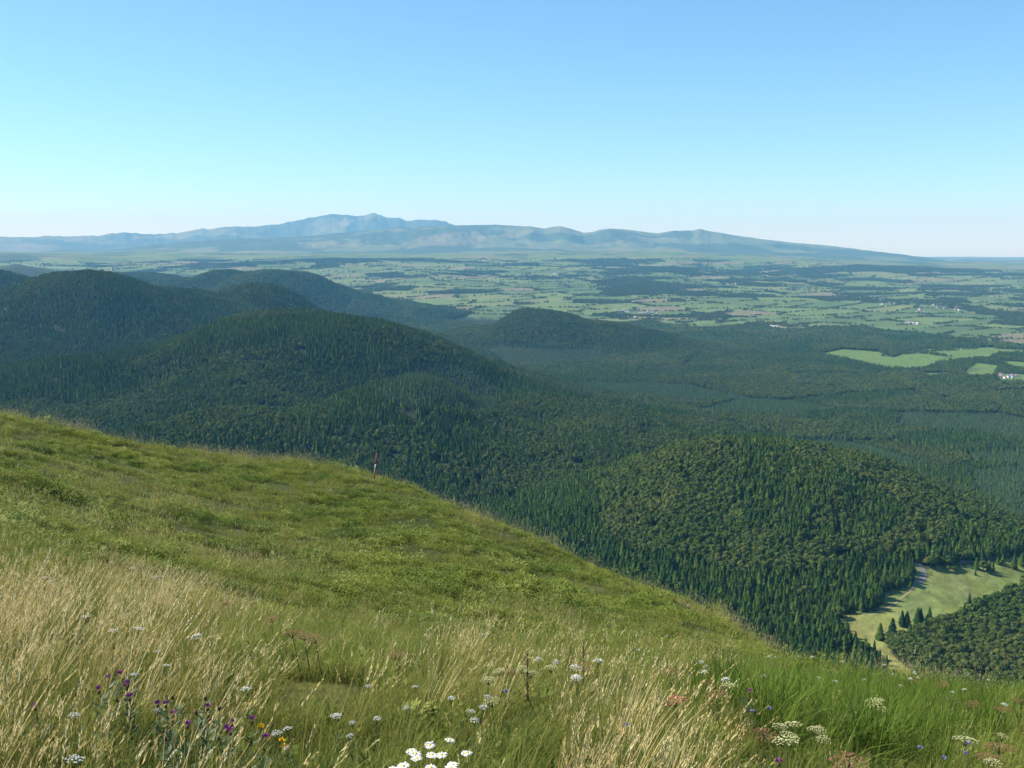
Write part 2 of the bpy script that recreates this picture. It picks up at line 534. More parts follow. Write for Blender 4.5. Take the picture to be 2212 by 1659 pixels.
def plain_cover(x, y):
    """colour of the far country and a wood mask: fields, hedges, woods"""
    wx = x + (fbm(x / 400, y / 400, 2, 60) - .5) * 110; wy = y + (fbm(x / 400, y / 400, 2, 61) - .5) * 110
    ca, sa = math.cos(.5), math.sin(.5)
    f1, f2, cid = cellular((wx * ca + wy * sa) / 460, (-wx * sa + wy * ca) / 290, 31)
    r = np.hypot(x, y)
    a = np.arctan2(x, y)
    right = sstep(-.05, .35, a)
    wood = fbm(x / 1100, y / 1100, 4, 70) + .40 * (fbm(x / 240, y / 240, 3, 71) - .5)
    lim = .69 - .12 * right
    hh = sstep(11000, 15500, r) * (1 - right) * .03
    iswood = (wood > lim - hh) | (cid > .955 - .05 * right)
    edge = ((f2 - f1) < .06) & (fbm(x / 160, y / 160, 2, 72) > .38)
    greens = np.array([(.082, .122, .032), (.064, .100, .030), (.095, .132, .038), (.056, .090, .028), (.105, .128, .046), (.072, .110, .032), (.125, .115, .062), (.088, .126, .036)])
    c = greens[np.minimum((cid * 8 / .95).astype(int), 7)]
    c = c * (1.0 + .3 * fbm(x / 90, y / 90, 2, 73))[..., None]
    c[iswood] = (.034, .058, .022); c[edge & ~iswood] = (.060, .090, .030)
    return c, iswood, edge

WOODFLOOR = np.array((.022, .032, .014))

# valley ground
m_valley = vcol_mat('valley_soil', 0.05, 0.22, 0.3)
rs = np.geomspace(600, 6500, 400)
co, fc = polar(-.60, .60, 430, rs, ground_z)
me = mesh_np('valley_ground', co, fc, [m_valley], True)
op = open_ground(co[:, 0], co[:, 1], co[:, 2])
pc, pw, pe = plain_cover(co[:, 0], co[:, 1])
r_ = np.hypot(co[:, 0], co[:, 1])
c = np.where(op[:, None], pc, WOODFLOOR)
fu, fv = img(co[:, 0], co[:, 1], co[:, 2])
nearopen = op & (r_ < 1500)
g1 = fbm(co[:, 0] / 60, co[:, 1] / 60, 4, 80)[:, None]
c = np.where(nearopen[:, None], np.array((.095, .150, .036)) * (1 - g1) + np.array((.165, .180, .055)) * g1 + (np.array((.06, .028, .012)) * (1 - sstep(1060, 1180, r_))[:, None]) + ((fbm(co[:, 0] / 14, co[:, 1] / 70, 3, 83) - .5) * .05)[:, None], c)
infield = np.zeros(len(co), bool)
for q in FIELD_POLYS: infield |= inpoly(fu, fv, q)
infield &= (r_ > 3000)
c = np.where((infield & ~pe & ~pw)[:, None], pc, np.where(infield[:, None], np.array((.09, .145, .036)), c))
set_cover(me, c)
obj('valley_ground', me, kind='structure', label='wooded valley floor and volcanic hills below the grassy slope', category='terrain')

# plain
m_plain = vcol_mat('plain_fields', 0.012, 0.18)
rs = np.geomspace(6400, 46000, 430)
def plain_zf(x, y):
    r = np.hypot(x, y)
    return valley_z(x, y) - 6 * (1 - sstep(6400, 6600, r))
co, fc = polar(-.60, .60, 720, rs, plain_zf)
me = mesh_np('plain', co, fc, [m_plain], True)
pc, pw, pe = plain_cover(co[:, 0], co[:, 1])
op = open_ground(co[:, 0], co[:, 1], co[:, 2])
set_cover(me, np.where(op[:, None], pc, (.028, .046, .020)))
obj('plain', me, kind='structure', label='farmland plain with fields and hedges reaching to the mountains', category='plain')

# mountains
RIDGES = [
 ('mountain_ridge', 26000, 5600, 4500, [(-400,562),(0,556),(60,548),(140,538),(200,546),(260,538),(330,528),(450,518),(600,513),(660,510),(760,500),(850,491),(900,489),(1000,486),(1070,484.5),(1150,489),(1178,494),(1195,489),(1211,487.5),(1230,492),(1262,503),(1280,501),(1295,495.5),(1320,493.5),(1350,495),(1395,501),(1420,503),(1460,497.5),(1495,498),(1506,495),(1514,493.5),(1524,497),(1545,500.5),(1600,510),(1640,515),(1700,523),(1800,531),(1860,539),(1920,546),(2000,556),(2100,572),(2212,590),(2600,600)],
  'long blue-green mountain ridge with rounded humps behind the plain'),
 ('mountain_range', 37000, 6500, 5000, [(-400,520),(0,511),(60,513),(100,509),(160,510),(215,508),(250,503),(275,501),(300,504),(330,506),(400,501),(425,496),(437,492),(452,495),(480,490),(540,488),(600,484),(640,476),(670,470),(700,465),(722,462),(745,463),(770,467),(790,464),(800,460.5),(810,459),(822,463),(840,469),(860,470),(880,475),(905,475),(940,474),(965,479),(985,486),(1050,495),(1120,500),(1250,510),(1400,520),(1600,535),(1800,548),(2000,558),(2600,570)],
  'hazy pale blue peaks on the horizon'),
]
m_mtn = vcol_mat('mountain_cover', 0.004, 0.2)
for nm, rc, wf, wb, prof, lab in RIDGES:
    pu = np.array(prof, float)
    az_, t_ = ray(pu[:, 0], pu[:, 1])
    def zf(x, y, rc=rc, wf=wf, wb=wb, az_=az_, t_=t_):
        r = np.hypot(x, y); a = np.arctan2(x, y)
        rcl = rc * (1 + .05 * (fbm(a * 6 + 3, a * 0 + .5, 2, 90) - .5) * 2)
        crest = (np.interp(a, az_, t_) + (fbm(a * 260, a * 0 + 2.5, 3, 92) - .5) * (.0022 if rc > 30000 else .0009)) * rcl
        b = base_z(x, y) - 12
        q = np.where(r < rcl, np.clip(1 - (rcl - r) / wf, 0, 1), np.clip(1 - (r - rcl) / wb, 0, 1))
        s = q ** 1.25
        spur = (fbm(a * 55, r / 1500, 4, 91) - .5) * 2 * q * (1 - q) * 4 * .34
        z = b + (crest - b) * np.clip(s * (1 + spur), 0, 1.0)
        return np.where(q > 0, z, b - 40)
    rs = np.linspace(rc * .94 - wf, rc * 1.06 + wb, 90)
    co, fc = polar(-.60, .60, 900, rs, zf)
    me = mesh_np(nm, co, fc, [m_mtn], True)
    x, y, z = co.T
    w = fbm(x / 1500, y / 1500, 4, 95)
    a = np.arctan2(x, y)
    up = z - base_z(x, y)
    pas = np.where(rc < 30000, .43 + .0 * up, .47)
    high = sstep(.10, .2, a) * sstep(150, 300, up) * .22
    c = np.where((w < pas - .0 + high)[:, None], np.array((.090, .120, .048)), np.array((.042, .066, .028)))
    tanp = fbm(x / 700, y / 700, 3, 96)
    c = np.where(((w < pas + high) & (tanp > .58))[:, None], np.array((.12, .13, .06)), c)
    iu, iv = img(x, y, z)
    if rc < 30000:
        c[inpoly(iu, iv, [(876,524),(905,512),(990,501),(1030,500),(1046,512),(1030,527),(960,531),(900,530)])] = (.105, .115, .055)
    set_cover(me, c)
    obj(nm, me, kind='structure', label=lab, category='mountain')

# grassy slope the camera stands on
m_slope, nt, b = mat('slope_turf', 0.95, 0.1)
g = nt.nodes.new('ShaderNodeNewGeometry')
n1 = nt.nodes.new('ShaderNodeTexNoise'); n1.inputs['Scale'].default_value = .35; n1.inputs['Detail'].default_value = 6
n2 = nt.nodes.new('ShaderNodeTexNoise'); n2.inputs['Scale'].default_value = 9; n2.inputs['Detail'].default_value = 4
for n in (n1, n2): nt.links.new(g.outputs['Position'], n.inputs['Vector'])
r1 = ramp(nt, [(0.35, (.034, .044, .010)), (0.55, (.055, .066, .013)), (0.7, (.10, .095, .026))])
r2 = ramp(nt, [(0.3, (.6, .6, .6)), (0.7, (1.25, 1.25, 1.25))])
nt.links.new(n1.outputs['Fac'], r1.inputs[0]); nt.links.new(n2.outputs['Fac'], r2.inputs[0])
mx = nt.nodes.new('ShaderNodeMix'); mx.data_type = 'RGBA'; mx.blend_type = 'MULTIPLY'; mx.inputs['Factor'].default_value = 1
nt.links.new(r1.outputs[0], mx.inputs['A']); nt.links.new(r2.outputs[0], mx.inputs['B']); nt.links.new(mx.outputs['Result'], b.inputs['Base Color'])
rs = np.r_[0.0, np.geomspace(0.6, 140, 230)]
co, fc = polar(-math.pi, math.pi, 420, rs, near_z, wrap=True)
me = mesh_np('grassy_slope', co, fc, [m_slope], True)
obj('grassy_slope', me, kind='structure', label='steep grassy hillside falling away to the valley', category='hillside')
rs = np.geomspace(138, 640, 60)
co, fc = polar(-1.15, 1.15, 160, rs, lambda x, y: ground_z(x, y) - .3)
me = mesh_np('lower_slope', co, fc, [m_slope], True)
obj('lower_slope', me, kind='structure', label='steep lower part of the hillside below the brow', category='hillside')

# sight-line table: what the land hides from the viewpoint
LA = np.linspace(-.62, .62, 500)
LR = np.geomspace(2, 46000, 700)
_x = LR[:, None] * np.sin(LA)[None]; _y = LR[:, None] * np.cos(LA)[None]
_t = ground_z(_x, _y) / LR[:, None]
HOR = np.maximum.accumulate(_t, 0)
def visible(x, y, z, top, slack=0.004):
    r = np.hypot(x, y); a = np.arctan2(x, y)
    i = np.clip(np.searchsorted(LR, r * .992) - 1, 0, len(LR) - 1)
    j = np.clip(np.round((a - LA[0]) / (LA[1] - LA[0])).astype(int), 0, len(LA) - 1)
    return (z + top) / r > HOR[i, j] - slack

# ------------------------------------------------------------------ trees
BARK = plain_mat('bark', (.07, .05, .035), 0.9)
M_CON = leafy_mat('spruce_needles', [(0, (.018, .044, .008)), (.4, (.040, .088, .013)), (.8, (.074, .134, .019)), (1, (.125, .172, .026))], 0.12, 0.9, 0.04,
                  ((.024, .060, .013), (.080, .122, .020)), .004, .4)
M_BRO = leafy_mat('broad_leaves', [(0, (.034, .064, .012)), (.4, (.060, .098, .018)), (.8, (.086, .122, .022)), (1, (.120, .130, .032))], 0.2, 0.9, 0.04,
                  ((.046, .084, .018), (.096, .110, .028)), .006, .45)
M_YNG = leafy_mat('young_spruce_needles', [(0, (.055, .105, .035)), (1, (.085, .14, .045))], 0.2)

def conifer(name, seed, h=1.0, fine=False):
    """a spruce one unit tall: drooping ragged whorls round a straight trunk"""
    rd = random.Random(seed); g = Geo(); t = Geo()
    tiers = 13 if fine else 8
    wid = rd.uniform(.19, .24)
    for k in range(tiers):
        f = k / tiers
        z0 = .05 + .95 * f
        R = wid * (1 - f) ** .85 * (1 if f > .06 else .8) + .012
        n = max(5, int((11 if fine else 8) * (1 - .5 * f)))
        ph = rd.uniform(0, 6.28)
        dz = .16 * (1 - .45 * f)
        for i in range(n):
            a = ph + 6.283 * (i + rd.uniform(-.2, .2)) / n
            rr = R * rd.uniform(.72, 1.18); w = 6.283 / n * .62
            c = Vector((math.cos(a), math.sin(a), 0)); s_ = Vector((-c.y, c.x, 0))
            topz = min(z0 + dz, 1.0); tip = c * rr + Vector((0, 0, z0 - .02 - rd.uniform(0, .03)))
            mid = c * rr * .55
            g.add([Vector((0, 0, topz)), mid + s_ * rr * w + Vector((0, 0, z0 + dz * .30)), tip, mid - s_ * rr * w + Vector((0, 0, z0 + dz * .30))], [(0, 3, 2, 1)], 0)
            if fine:
                g.add([c * rr * .2 + Vector((0, 0, z0 + dz * .6)), c * rr * .75 + s_ * rr * .35 + Vector((0, 0, z0 + .01)), c * rr * .95 + Vector((0, 0, z0 + .03)), c * rr * .7 - s_ * rr * .3 + Vector((0, 0, z0 + .05))], [(0, 3, 2, 1)], 0)
    g.tube([(0, 0, .9), (0, 0, 1.03)], [.008, .001], 4, 0, False)
    t.tube([(0, 0, -.02), (0, 0, .3), (0, 0, .92)], [.016, .012, .004], 6, 0)
    return g, t

def broadleaf(name, seed, fine=False):
    """a round-headed tree one unit tall: leaf clumps through an uneven crown on a forked trunk"""
    rd = random.Random(seed); g = Geo(); t = Geo()
    lobes = []
    nl = 9 if fine else 6
    for k in range(nl):
        a = 6.283 * k / nl + rd.uniform(-.4, .4); e = rd.uniform(.1, .24) if k < nl - 2 else rd.uniform(0, .1)
        lobes.append((Vector((math.cos(a) * e, math.sin(a) * e, rd.uniform(.48, .66) if k < nl - 2 else rd.uniform(.72, .80))), rd.uniform(.15, .22)))
    lobes.append((Vector((0, 0, .58)), .27))
    per = 60 if fine else 24
    for c, R in lobes:
        for i in range(per):
            z = rd.uniform(-.75, 1); a = rd.uniform(0, 6.283); q = math.sqrt(1 - z * z)
            n = Vector((q * math.cos(a), q * math.sin(a), z * .85))
            p = c + n * R * rd.uniform(.75, 1.06)
            s = R * rd.uniform(.24, .42) * (1 if fine else 1.45)
            e1 = (n.orthogonal().normalized() + Vector((rd.uniform(-.5, .5), rd.uniform(-.5, .5), rd.uniform(-.5, .5)))).normalized()
            e2 = (n + Vector((rd.uniform(-.6, .6), rd.uniform(-.6, .6), rd.uniform(-.3, .6)))).normalized().cross(e1).normalized()
            g.add([p - e1 * s, p - e2 * s * .8, p + e1 * s, p + e2 * s * .8], [(0, 1, 2, 3)], 0)
    if not fine:   # a solid heart keeps far crowns opaque
        for c, R in lobes: g.octa(c, R * .8, R * .8, R * .75, 0, .1)
    else:
        for c, R in lobes: g.octa(c, R * .7, R * .7, R * .65, 0, .1)
    t.tube([(0, 0, -.03), (.01, 0, .2), (0, .01, .5)], [.028, .02, .01], 6, 0)
    for k in range(3):
        a = k * 2.1 + .4
        t.tube([(0, 0, .24), (math.cos(a) * .1, math.sin(a) * .1, .42), (math.cos(a) * .18, math.sin(a) * .18, .6)], [.013, .009, .004], 4, 0)
    return g, t

def merged(name, gt, mcrown):
    g, t = gt
    k = Geo(); k.add(g.v, g.f, 0); k.add(t.v, t.f, 1)
    return k.mesh(name, [mcrown, BARK])

CON_LO = [merged('spruce', conifer('c', 100 + i), M_CON) for i in range(4)]
YNG_LO = [merged('young_spruce', conifer('c', 120 + i), M_YNG) for i in range(2)]
BRO_LO = [merged('broadleaf', broadleaf('b', 140 + i), M_BRO) for i in range(4)]
protos('tree', CON_LO + YNG_LO + BRO_LO)      # 0-3 spruce, 4-5 young, 6-9 broadleaf
CON_FINE = [conifer('c', 160 + i, fine=True) for i in range(4)]
BRO_FINE = [broadleaf('b', 180 + i, fine=True) for i in range(4)]
CON_FINE_M = [merged('spruce_tree', x, M_CON) for x in CON_FINE]
BRO_FINE_M = [merged('broadleaf_tree', x, M_BRO) for x in BRO_FINE]

def jitter_grid(r0, r1, s, amax=.50, rows=False):
    n = int(2 * r1 * math.sin(amax) / s) + 1; m = int((r1 - r0 * math.cos(amax)) / s) + 1
    gx, gy = np.meshgrid(np.arange(n) * s - r1 * math.sin(amax), np.arange(m) * s + r0 * math.cos(amax))
    x = (gx + (RNG.random(gx.shape) - .5) * s * .9).ravel(); y = (gy + (RNG.random(gx.shape) - .5) * s * .9).ravel()
    r = np.hypot(x, y); a = np.arctan2(x, y)
    k = (r >= r0) & (r < r1) & (np.abs(a) < amax)
    return x[k], y[k]

TX = []; TY = []
for r0, r1, s in ((880, 1500, 5.3), (1500, 2400, 5.9), (2400, 3600, 6.9), (3600, 5200, 9.0), (5200, 8600, 13.0)):
    x, y = jitter_grid(r0, r1, s)
    TX.append(x); TY.append(y)
tx = np.concatenate(TX); ty = np.concatenate(TY)
tz = valley_z(tx, ty)
k = visible(tx, ty, tz, 22)
tx, ty, tz = tx[k], ty[k], tz[k]
k = ~open_ground(tx, ty, tz)
tx, ty, tz = tx[k], ty[k], tz[k]
tr = np.hypot(tx, ty)
tu, tv = img(tx, ty, tz)
# beyond the forest edge only the cones stay wooded
k = (tr < 6300) | (_hillness(tx, ty) > 18)
tx, ty, tz, tr, tu, tv = tx[k], ty[k], tz[k], tr[k], tu[k], tv[k]
nb = fbm(tx / 210, ty / 210, 4, 200); nb2 = fbm(tx / 45, ty / 45, 2, 201)
pb = np.clip((nb - .485) * 7 + (nb2 - .5) * 1.2, 0, 1) * .95
dome = inpoly(tu, tv, DOME_BROAD); stripe = inpoly(tu, tv, CONIFER_STRIPE)
pb = np.where(dome, .86, pb); pb = np.where(dome & stripe, .2, pb)
for q in BROAD_BAND: pb = np.where(inpoly(tu, tv, q), .93, pb)
behind = sstep(1600, 1750, tr) * (1 - sstep(2500, 2900, tr)) * sstep(1180, 1480, tu + (fbm(tx / 120, ty / 120, 3, 207) - .5) * 500)
pb = pb * (1 - .65 * behind)
below = (tr < 1330) & (tu < 2060) & ~dome
pb = np.where(below, .03, pb)
leftcon = (tr < 1900) & (tu < 1300)
pb = np.where(leftcon, np.minimum(pb, .35), pb)
yng = np.zeros(len(tx), bool)
for q in YOUNG: yng |= inpoly(tu, tv, q)
yng &= tr > 1450
# plantation blocks: stands of one age and kind, parted by rides
sw = fbm(tx / 300, ty / 300, 2, 210)
s1, s2, sid = cellular((tx + 90 * sw) / 330, (ty - 90 * sw) / 250, 211)
hn = _hillness(tx, ty)
flat = (tr > 1650) & (hn < 45) & ~dome
ageh = np.where(flat, .74 + .5 * ((sid * 7.3) % 1), 1.0)
pb = np.where(flat, np.where(sid < .36, .92, np.where(sid < .5, .45, .06)), pb)
pb = np.where((tr > 1650) & (hn >= 45) & (sid < .3), np.maximum(pb, .7), pb)
yng |= flat & (sid > .86)
ride = flat & ((s2 - s1) < .028) & (tr < 4600)
for q in BROAD_BAND: pb = np.where(inpoly(tu, tv, q), .93, pb)
isb = (RNG.random(len(tx)) < pb) & ~yng
size = np.where(isb, RNG.uniform(10, 16, len(tx)), RNG.uniform(12, 19, len(tx)))
size = np.where(yng, RNG.uniform(9, 13.5, len(tx)), size)
size *= ageh
size = np.where(ride, 1.5, size)
size *= np.where(tr > 5200, 1.2, np.interp(tr, [1500, 2000], [1, .84]))
wide = np.where(isb, RNG.uniform(.95, 1.3, len(tx)), RNG.uniform(.95, 1.3, len(tx))) * np.where(tr > 3600, 1.25, 1.0) * np.where(tr > 5200, 1.3, 1.0)
if True:
    gapn = (fbm(tx / 28, ty / 28, 2, 205) > .21)
    size *= .72 + .56 * fbm(tx / 34, ty / 34, 2, 206)
    keep = (gapn | (tr > 4200)) & ~ride
    tx, ty, tz, tr, tu, tv, isb, yng, size, wide = [q[keep] for q in (tx, ty, tz, tr, tu, tv, isb, yng, size, wide)]
rotz = RNG.uniform(0, 6.283, len(tx))

# trees that stand free in and around the meadow (frame position of the foot, height, kind)
LONE = [
 (725,1100,17.5,'c','dark spruce standing alone at the edge of the valley meadow'),
 (850,1085,21,'c','tall pointed spruce at the tip of the wood behind the lone spruce'),
 (475,1240,18,'c','broad dark spruce at the lower left corner of the valley meadow'),
 (585,1320,16,'c','middle one of the three spruces where the meadow narrows'),
 (718,1360,15.5,'c','last spruce where the meadow strip runs out behind the brow'),
 (1250,350,15,'b','large round broadleaf tree beside the grey road bend'),
 (1215,345,12,'b','small round tree pressed against the road bend'),
 (1410,335,13,'b','second round broadleaf tree right of the road bend'),
 (1430,395,8,'b','low bush in front of the round trees by the road'),
 (1490,390,7,'b','lowest bush at the upper end of the meadow'),
 (1710,435,7.5,'c','small young conifer alone in the upper meadow'),
 (1720,370,14,'c','left spruce of the clump in the upper meadow'),
 (1790,395,14,'b','round tree in the middle of the meadow clump'),
 (1850,410,15,'c','tallest spruce of the clump in the upper meadow'),
 (1890,390,12,'c','right spruce of the clump in the upper meadow'),
 (1990,330,13,'c','spruce casting a shadow at the top of the meadow'),
 (1940,320,10,'c','small spruce close behind the meadow clump'),
 (2050,250,8,'c','little spruce beside the upper road'),
 (2110,370,19,'c','tall spruce at the far right end of the meadow'),
 (2190,340,16,'c','spruce at the right picture edge above the meadow'),
 (1645,730,12,'c','spruce tip rising from the broadleaf wood at the meadow edge'),
 (1230,925,17,'c','single spruce right of the pointed group at the wood edge'),
 (1110,930,17,'c','twin-topped spruce in the pointed group at the wood edge'),
 (1140,925,16,'c','shorter twin of the spruce pair at the wood edge'),
 (950,960,17,'c','spruce in front of the pointed group at the wood edge'),
 (1000,960,16,'c','dark spruce in the middle of the pointed group'),
]
lone_xy = []
crown_c = [g.mesh('spruce_crown', [M_CON]) for g, t in CON_FINE]; trunk_c = [t.mesh('spruce_trunk', [BARK]) for g, t in CON_FINE]
crown_b = [g.mesh('broadleaf_crown', [M_BRO]) for g, t in BRO_FINE]; trunk_b = [t.mesh('broadleaf_trunk', [BARK]) for g, t in BRO_FINE]
for i, (zx, zy, h, kd, lab) in enumerate(LONE):
    u, v = zoom5(zx, zy)
    x, y, z = hit(u, v, 780, 2500)
    lone_xy.append((x, y))
    e = empty('spruce_tree' if kd == 'c' else 'broadleaf_tree', (x, y, z - .2), label=lab, category='tree', group='trees around the valley meadow')
    w = random.uniform(1.0, 1.25) * (1.25 if kd == 'c' and h > 14 else 1.15)
    e.scale = (h * w, h * w, h); e.rotation_euler = (0, 0, random.uniform(0, 6.28))
    obj('crown', (crown_c if kd == 'c' else crown_b)[i % 4], e); obj('trunk', (trunk_c if kd == 'c' else trunk_b)[i % 4], e)
lone_xy = np.array(lone_xy)
d = np.min(np.hypot(tx[:, None] - lone_xy[None, :, 0], ty[:, None] - lone_xy[None, :, 1]), 1)
keep = d > 5.0
tx, ty, tz, tr, tu, tv, isb, yng, size, wide, rotz = [q[keep] for q in (tx, ty, tz, tr, tu, tv, isb, yng, size, wide, rotz)]

# the 300 spruces and 300 broadleaf trees that show largest are individuals, the rest is forest
vis = visible(tx, ty, tz, 9, 0.0) & (tu > 0) & (tu < 2212) & (tv < 1520)
left = np.ones(len(tx), bool)
def tree_label(kind, u, v, r, h):
    if kind == 'c':
        sz_ = 'tall' if h > 16.5 else 'short' if h < 14 else 'dark'
        if u > 1960: return sz_ + ' spruce in the wood on the right side of the valley meadow'
        if u > 1830: return sz_ + ' spruce in the front rows along the left edge of the valley meadow'
        if v > 1330: return sz_ + ' spruce low in the dense stand just above the grassy brow'
        if u > 1650: return sz_ + ' spruce in the dense stand between the dome and the meadow'
        return sz_ + ' spruce at the left foot of the wooded dome'
    sz_ = 'large round' if h > 14 else 'small round' if h < 12 else 'round'
    if u > 1960:
        return sz_ + (' broadleaf tree low in the wood above the right brow' if v > 1380 else ' broadleaf tree on the upper edge of the wood right of the meadow' if v > 1250 else ' broadleaf tree behind the upper end of the meadow')
    return sz_ + (' broadleaf tree at the foot of the wooded dome' if v > 1180 else ' broadleaf tree on the flank of the wooded dome')
for kind, sel, meshes, nm, labs, grp in (
    ('c', ~isb & ~yng, CON_FINE_M, 'spruce_tree', ('dark spruce in the dense stand left of the valley meadow', 'dark spruce among the wood right of the valley meadow'), 'spruces crowding round the valley meadow'),
    ('b', isb, BRO_FINE_M, 'broadleaf_tree', ('round broadleaf tree on the slope of the wooded dome', 'round broadleaf tree in the wood right of the valley meadow'), 'broadleaf trees nearest the valley meadow')):
    ids = np.where(sel & vis)[0]
    ids = ids[np.argsort(tr[ids] / size[ids])][:300 - (22 if kind == 'c' else 6)]
    for n_, i in enumerate(ids):
        o = obj(nm, meshes[n_ % 4], label=tree_label(kind, tu[i], tv[i], tr[i], size[i]), category='tree', group=grp)
        o.location = (tx[i], ty[i], tz[i] - .3); o.rotation_euler = (0, 0, rotz[i]); o.scale = (size[i] * wide[i], size[i] * wide[i], size[i])
    left[ids] = False
def forest(name, m, idx, label):
    n = int(m.sum())
    P = np.c_[tx[m], ty[m], tz[m] - .3]
    scatter(name, 'tree', P, np.c_[size[m] * wide[m], size[m] * wide[m], size[m]], np.c_[np.zeros(n), np.zeros(n), rotz[m]], idx[m], kind='stuff', label=label, category='forest')
ix = np.where(isb, 6 + RNG.integers(0, 4, len(tx)), np.where(yng, 4 + RNG.integers(0, 2, len(tx)), RNG.integers(0, 4, len(tx))))
forest('spruce_forest', left & ~isb, ix, 'dark green spruce forest covering the valley and hills')
forest('broadleaf_forest', left & isb, ix, 'lighter green broadleaf woodland patches over the hills')
print('trees', len(tx))

# hedges and copses of the plain
n = 900000
rr = np.sqrt(RNG.random(n)) if False else np.exp(RNG.uniform(math.log(4700), math.log(15000), n))
aa = RNG.uniform(-.47, .47, n)
px, py = rr * np.sin(aa), rr * np.cos(aa)
_, pw, pe = plain_cover(px, py)
thin = RNG.random(n) < np.clip((rr / 9000) ** 1.0, .25, 1) * np.where(pe, .42, .42)
k = (pw | pe) & thin
px, py, rr = px[k], py[k], rr[k]
pz = valley_z(px, py)
k = open_ground(px, py, pz) & visible(px, py, pz, 15, .001)
px, py, pz, rr = px[k], py[k], pz[k], rr[k]
u, v = img(px, py, pz)
infield = np.zeros(len(px), bool)
for q in FIELD_POLYS: infield |= inpoly(u, v, q)
k = ~infield | plain_cover(px, py)[2]
px, py, pz, rr = px[k], py[k], pz[k], rr[k]
n = len(px); print('plain trees', n)
s = RNG.uniform(6, 14, n) * np.interp(rr, [5000, 9000, 15000], [1, 1.1, 1.4])
scatter('hedgerow_woods', 'tree', np.c_[px, py, pz - .5], np.c_[s * 1.35, s * 1.35, s], np.c_[np.zeros(n), np.zeros(n), RNG.uniform(0, 6.28, n)], 6 + RNG.integers(0, 4, n),
        kind='stuff', label='dark hedgerows and copses between the fields of the plain', category='hedgerows')

# ------------------------------------------------------------------ road and trails in the valley meadow
def ribbon(name, pts, widths, m, lift, **props):
    P = np.array([hit(*zoom5(*p), 780, 2500)[:2] for p in pts])
    # resample
    seg = np.r_[0, np.cumsum(np.hypot(*np.diff(P, axis=0).T))]
    s = np.linspace(0, seg[-1], max(6, int(seg[-1] / 5)))
    x = np.interp(s, seg, P[:, 0]); y = np.interp(s, seg, P[:, 1]); w = np.interp(s, seg, widths)
    tx_, ty_ = np.gradient(x), np.gradient(y); l = np.hypot(tx_, ty_) + 1e-9
    rows = []
    for k in np.linspace(-1, 1, 5):
        X = x - ty_ / l * w * k / 2; Y = y + tx_ / l * w * k / 2
        rows.append(np.c_[X, Y, valley_z(X, Y) + lift])
    co = np.stack(rows, 0).reshape(-1, 3)
    me = mesh_np(name, co, grid_faces(5, len(s)), [m], True)
    return obj(name, me, **props)
m_road = plain_mat('asphalt', (.165, .165, .16), .95, .1)
m_trail = plain_mat('trodden_earth', (.26, .215, .11), .95)
ribbon('road', [(900,330),(990,318),(1120,320),(1165,370),(1180,430),(1160,480),(1060,548)], [6, 6, 6.5, 6.5, 6.5, 6.5, 2.5], m_road, .35, kind='structure', label='grey road bending into the top of the valley meadow', category='road')
ribbon('upper_road', [(1500,300),(1650,290),(1900,245),(2060,210),(2212,196),(2500,180)], [6] * 6, m_road, .35, kind='structure', label='grey road running along the upper edge of the meadow', category='road')
ribbon('path', [(1075,548),(1040,600),(960,660),(880,730),(760,800),(640,850)], [2.5, 2.2, 2, 2, 1.8, 1.5], m_trail, .25, kind='structure', label='pale trodden trail crossing the valley meadow', category='path')

# ------------------------------------------------------------------ houses
M_WALL = plain_mat('white_render', (.72, .70, .66), .85)
M_ROOFS = [plain_mat('grey_slate', (.12, .12, .14), .7), plain_mat('red_tile', (.26, .12, .08), .8), plain_mat('pale_sheet_roof', (.45, .45, .47), .6)]
def house_mesh(l, w, h, rh, roof):
    g = Geo()
    x, y = l / 2, w / 2
    g.add([(-x,-y,-2),(x,-y,-2),(x,y,-2),(-x,y,-2),(-x,-y,h),(x,-y,h),(x,y,h),(-x,y,h),(-x,0,h+rh),(x,0,h+rh)],
          [(0,1,5,4),(1,2,6,5),(2,3,7,6),(3,0,4,7),(5,6,9),(7,4,8)], 0)
    o = .5; e = .35
    for sgn in (-1, 1):
        g.add([(-x-o, sgn*(y+o), h-rh*o/y), (x+o, sgn*(y+o), h-rh*o/y), (x+o,0,h+rh+e), (-x-o,0,h+rh+e),
               (-x-o, sgn*(y+o), h-rh*o/y-.3), (x+o, sgn*(y+o), h-rh*o/y-.3)], [(0,1,2,3),(0,4,5,1)], 1)
    g.add([(x*.5-.5,-.4+.8,h),(x*.5+.5,.4,h),(x*.5+.5,1.2,h),(x*.5-.5,1.2,h),(x*.5-.5,.4,h+rh+1.2),(x*.5+.5,.4,h+rh+1.2),(x*.5+.5,1.2,h+rh+1.2),(x*.5-.5,1.2,h+rh+1.2)],
          [(0,1,5,4),(1,2,6,5),(2,3,7,6),(3,0,4,7),(4,5,6,7)], 0)
    return g.mesh('house', [M_WALL, roof])
HOUSES = [house_mesh(13, 9, 5.5, 3.2, M_ROOFS[0]), house_mesh(11, 8, 5, 3, M_ROOFS[1]), house_mesh(16, 9, 6, 3.2, M_ROOFS[0]), house_mesh(30, 14, 6, 2.5, M_ROOFS[2])]
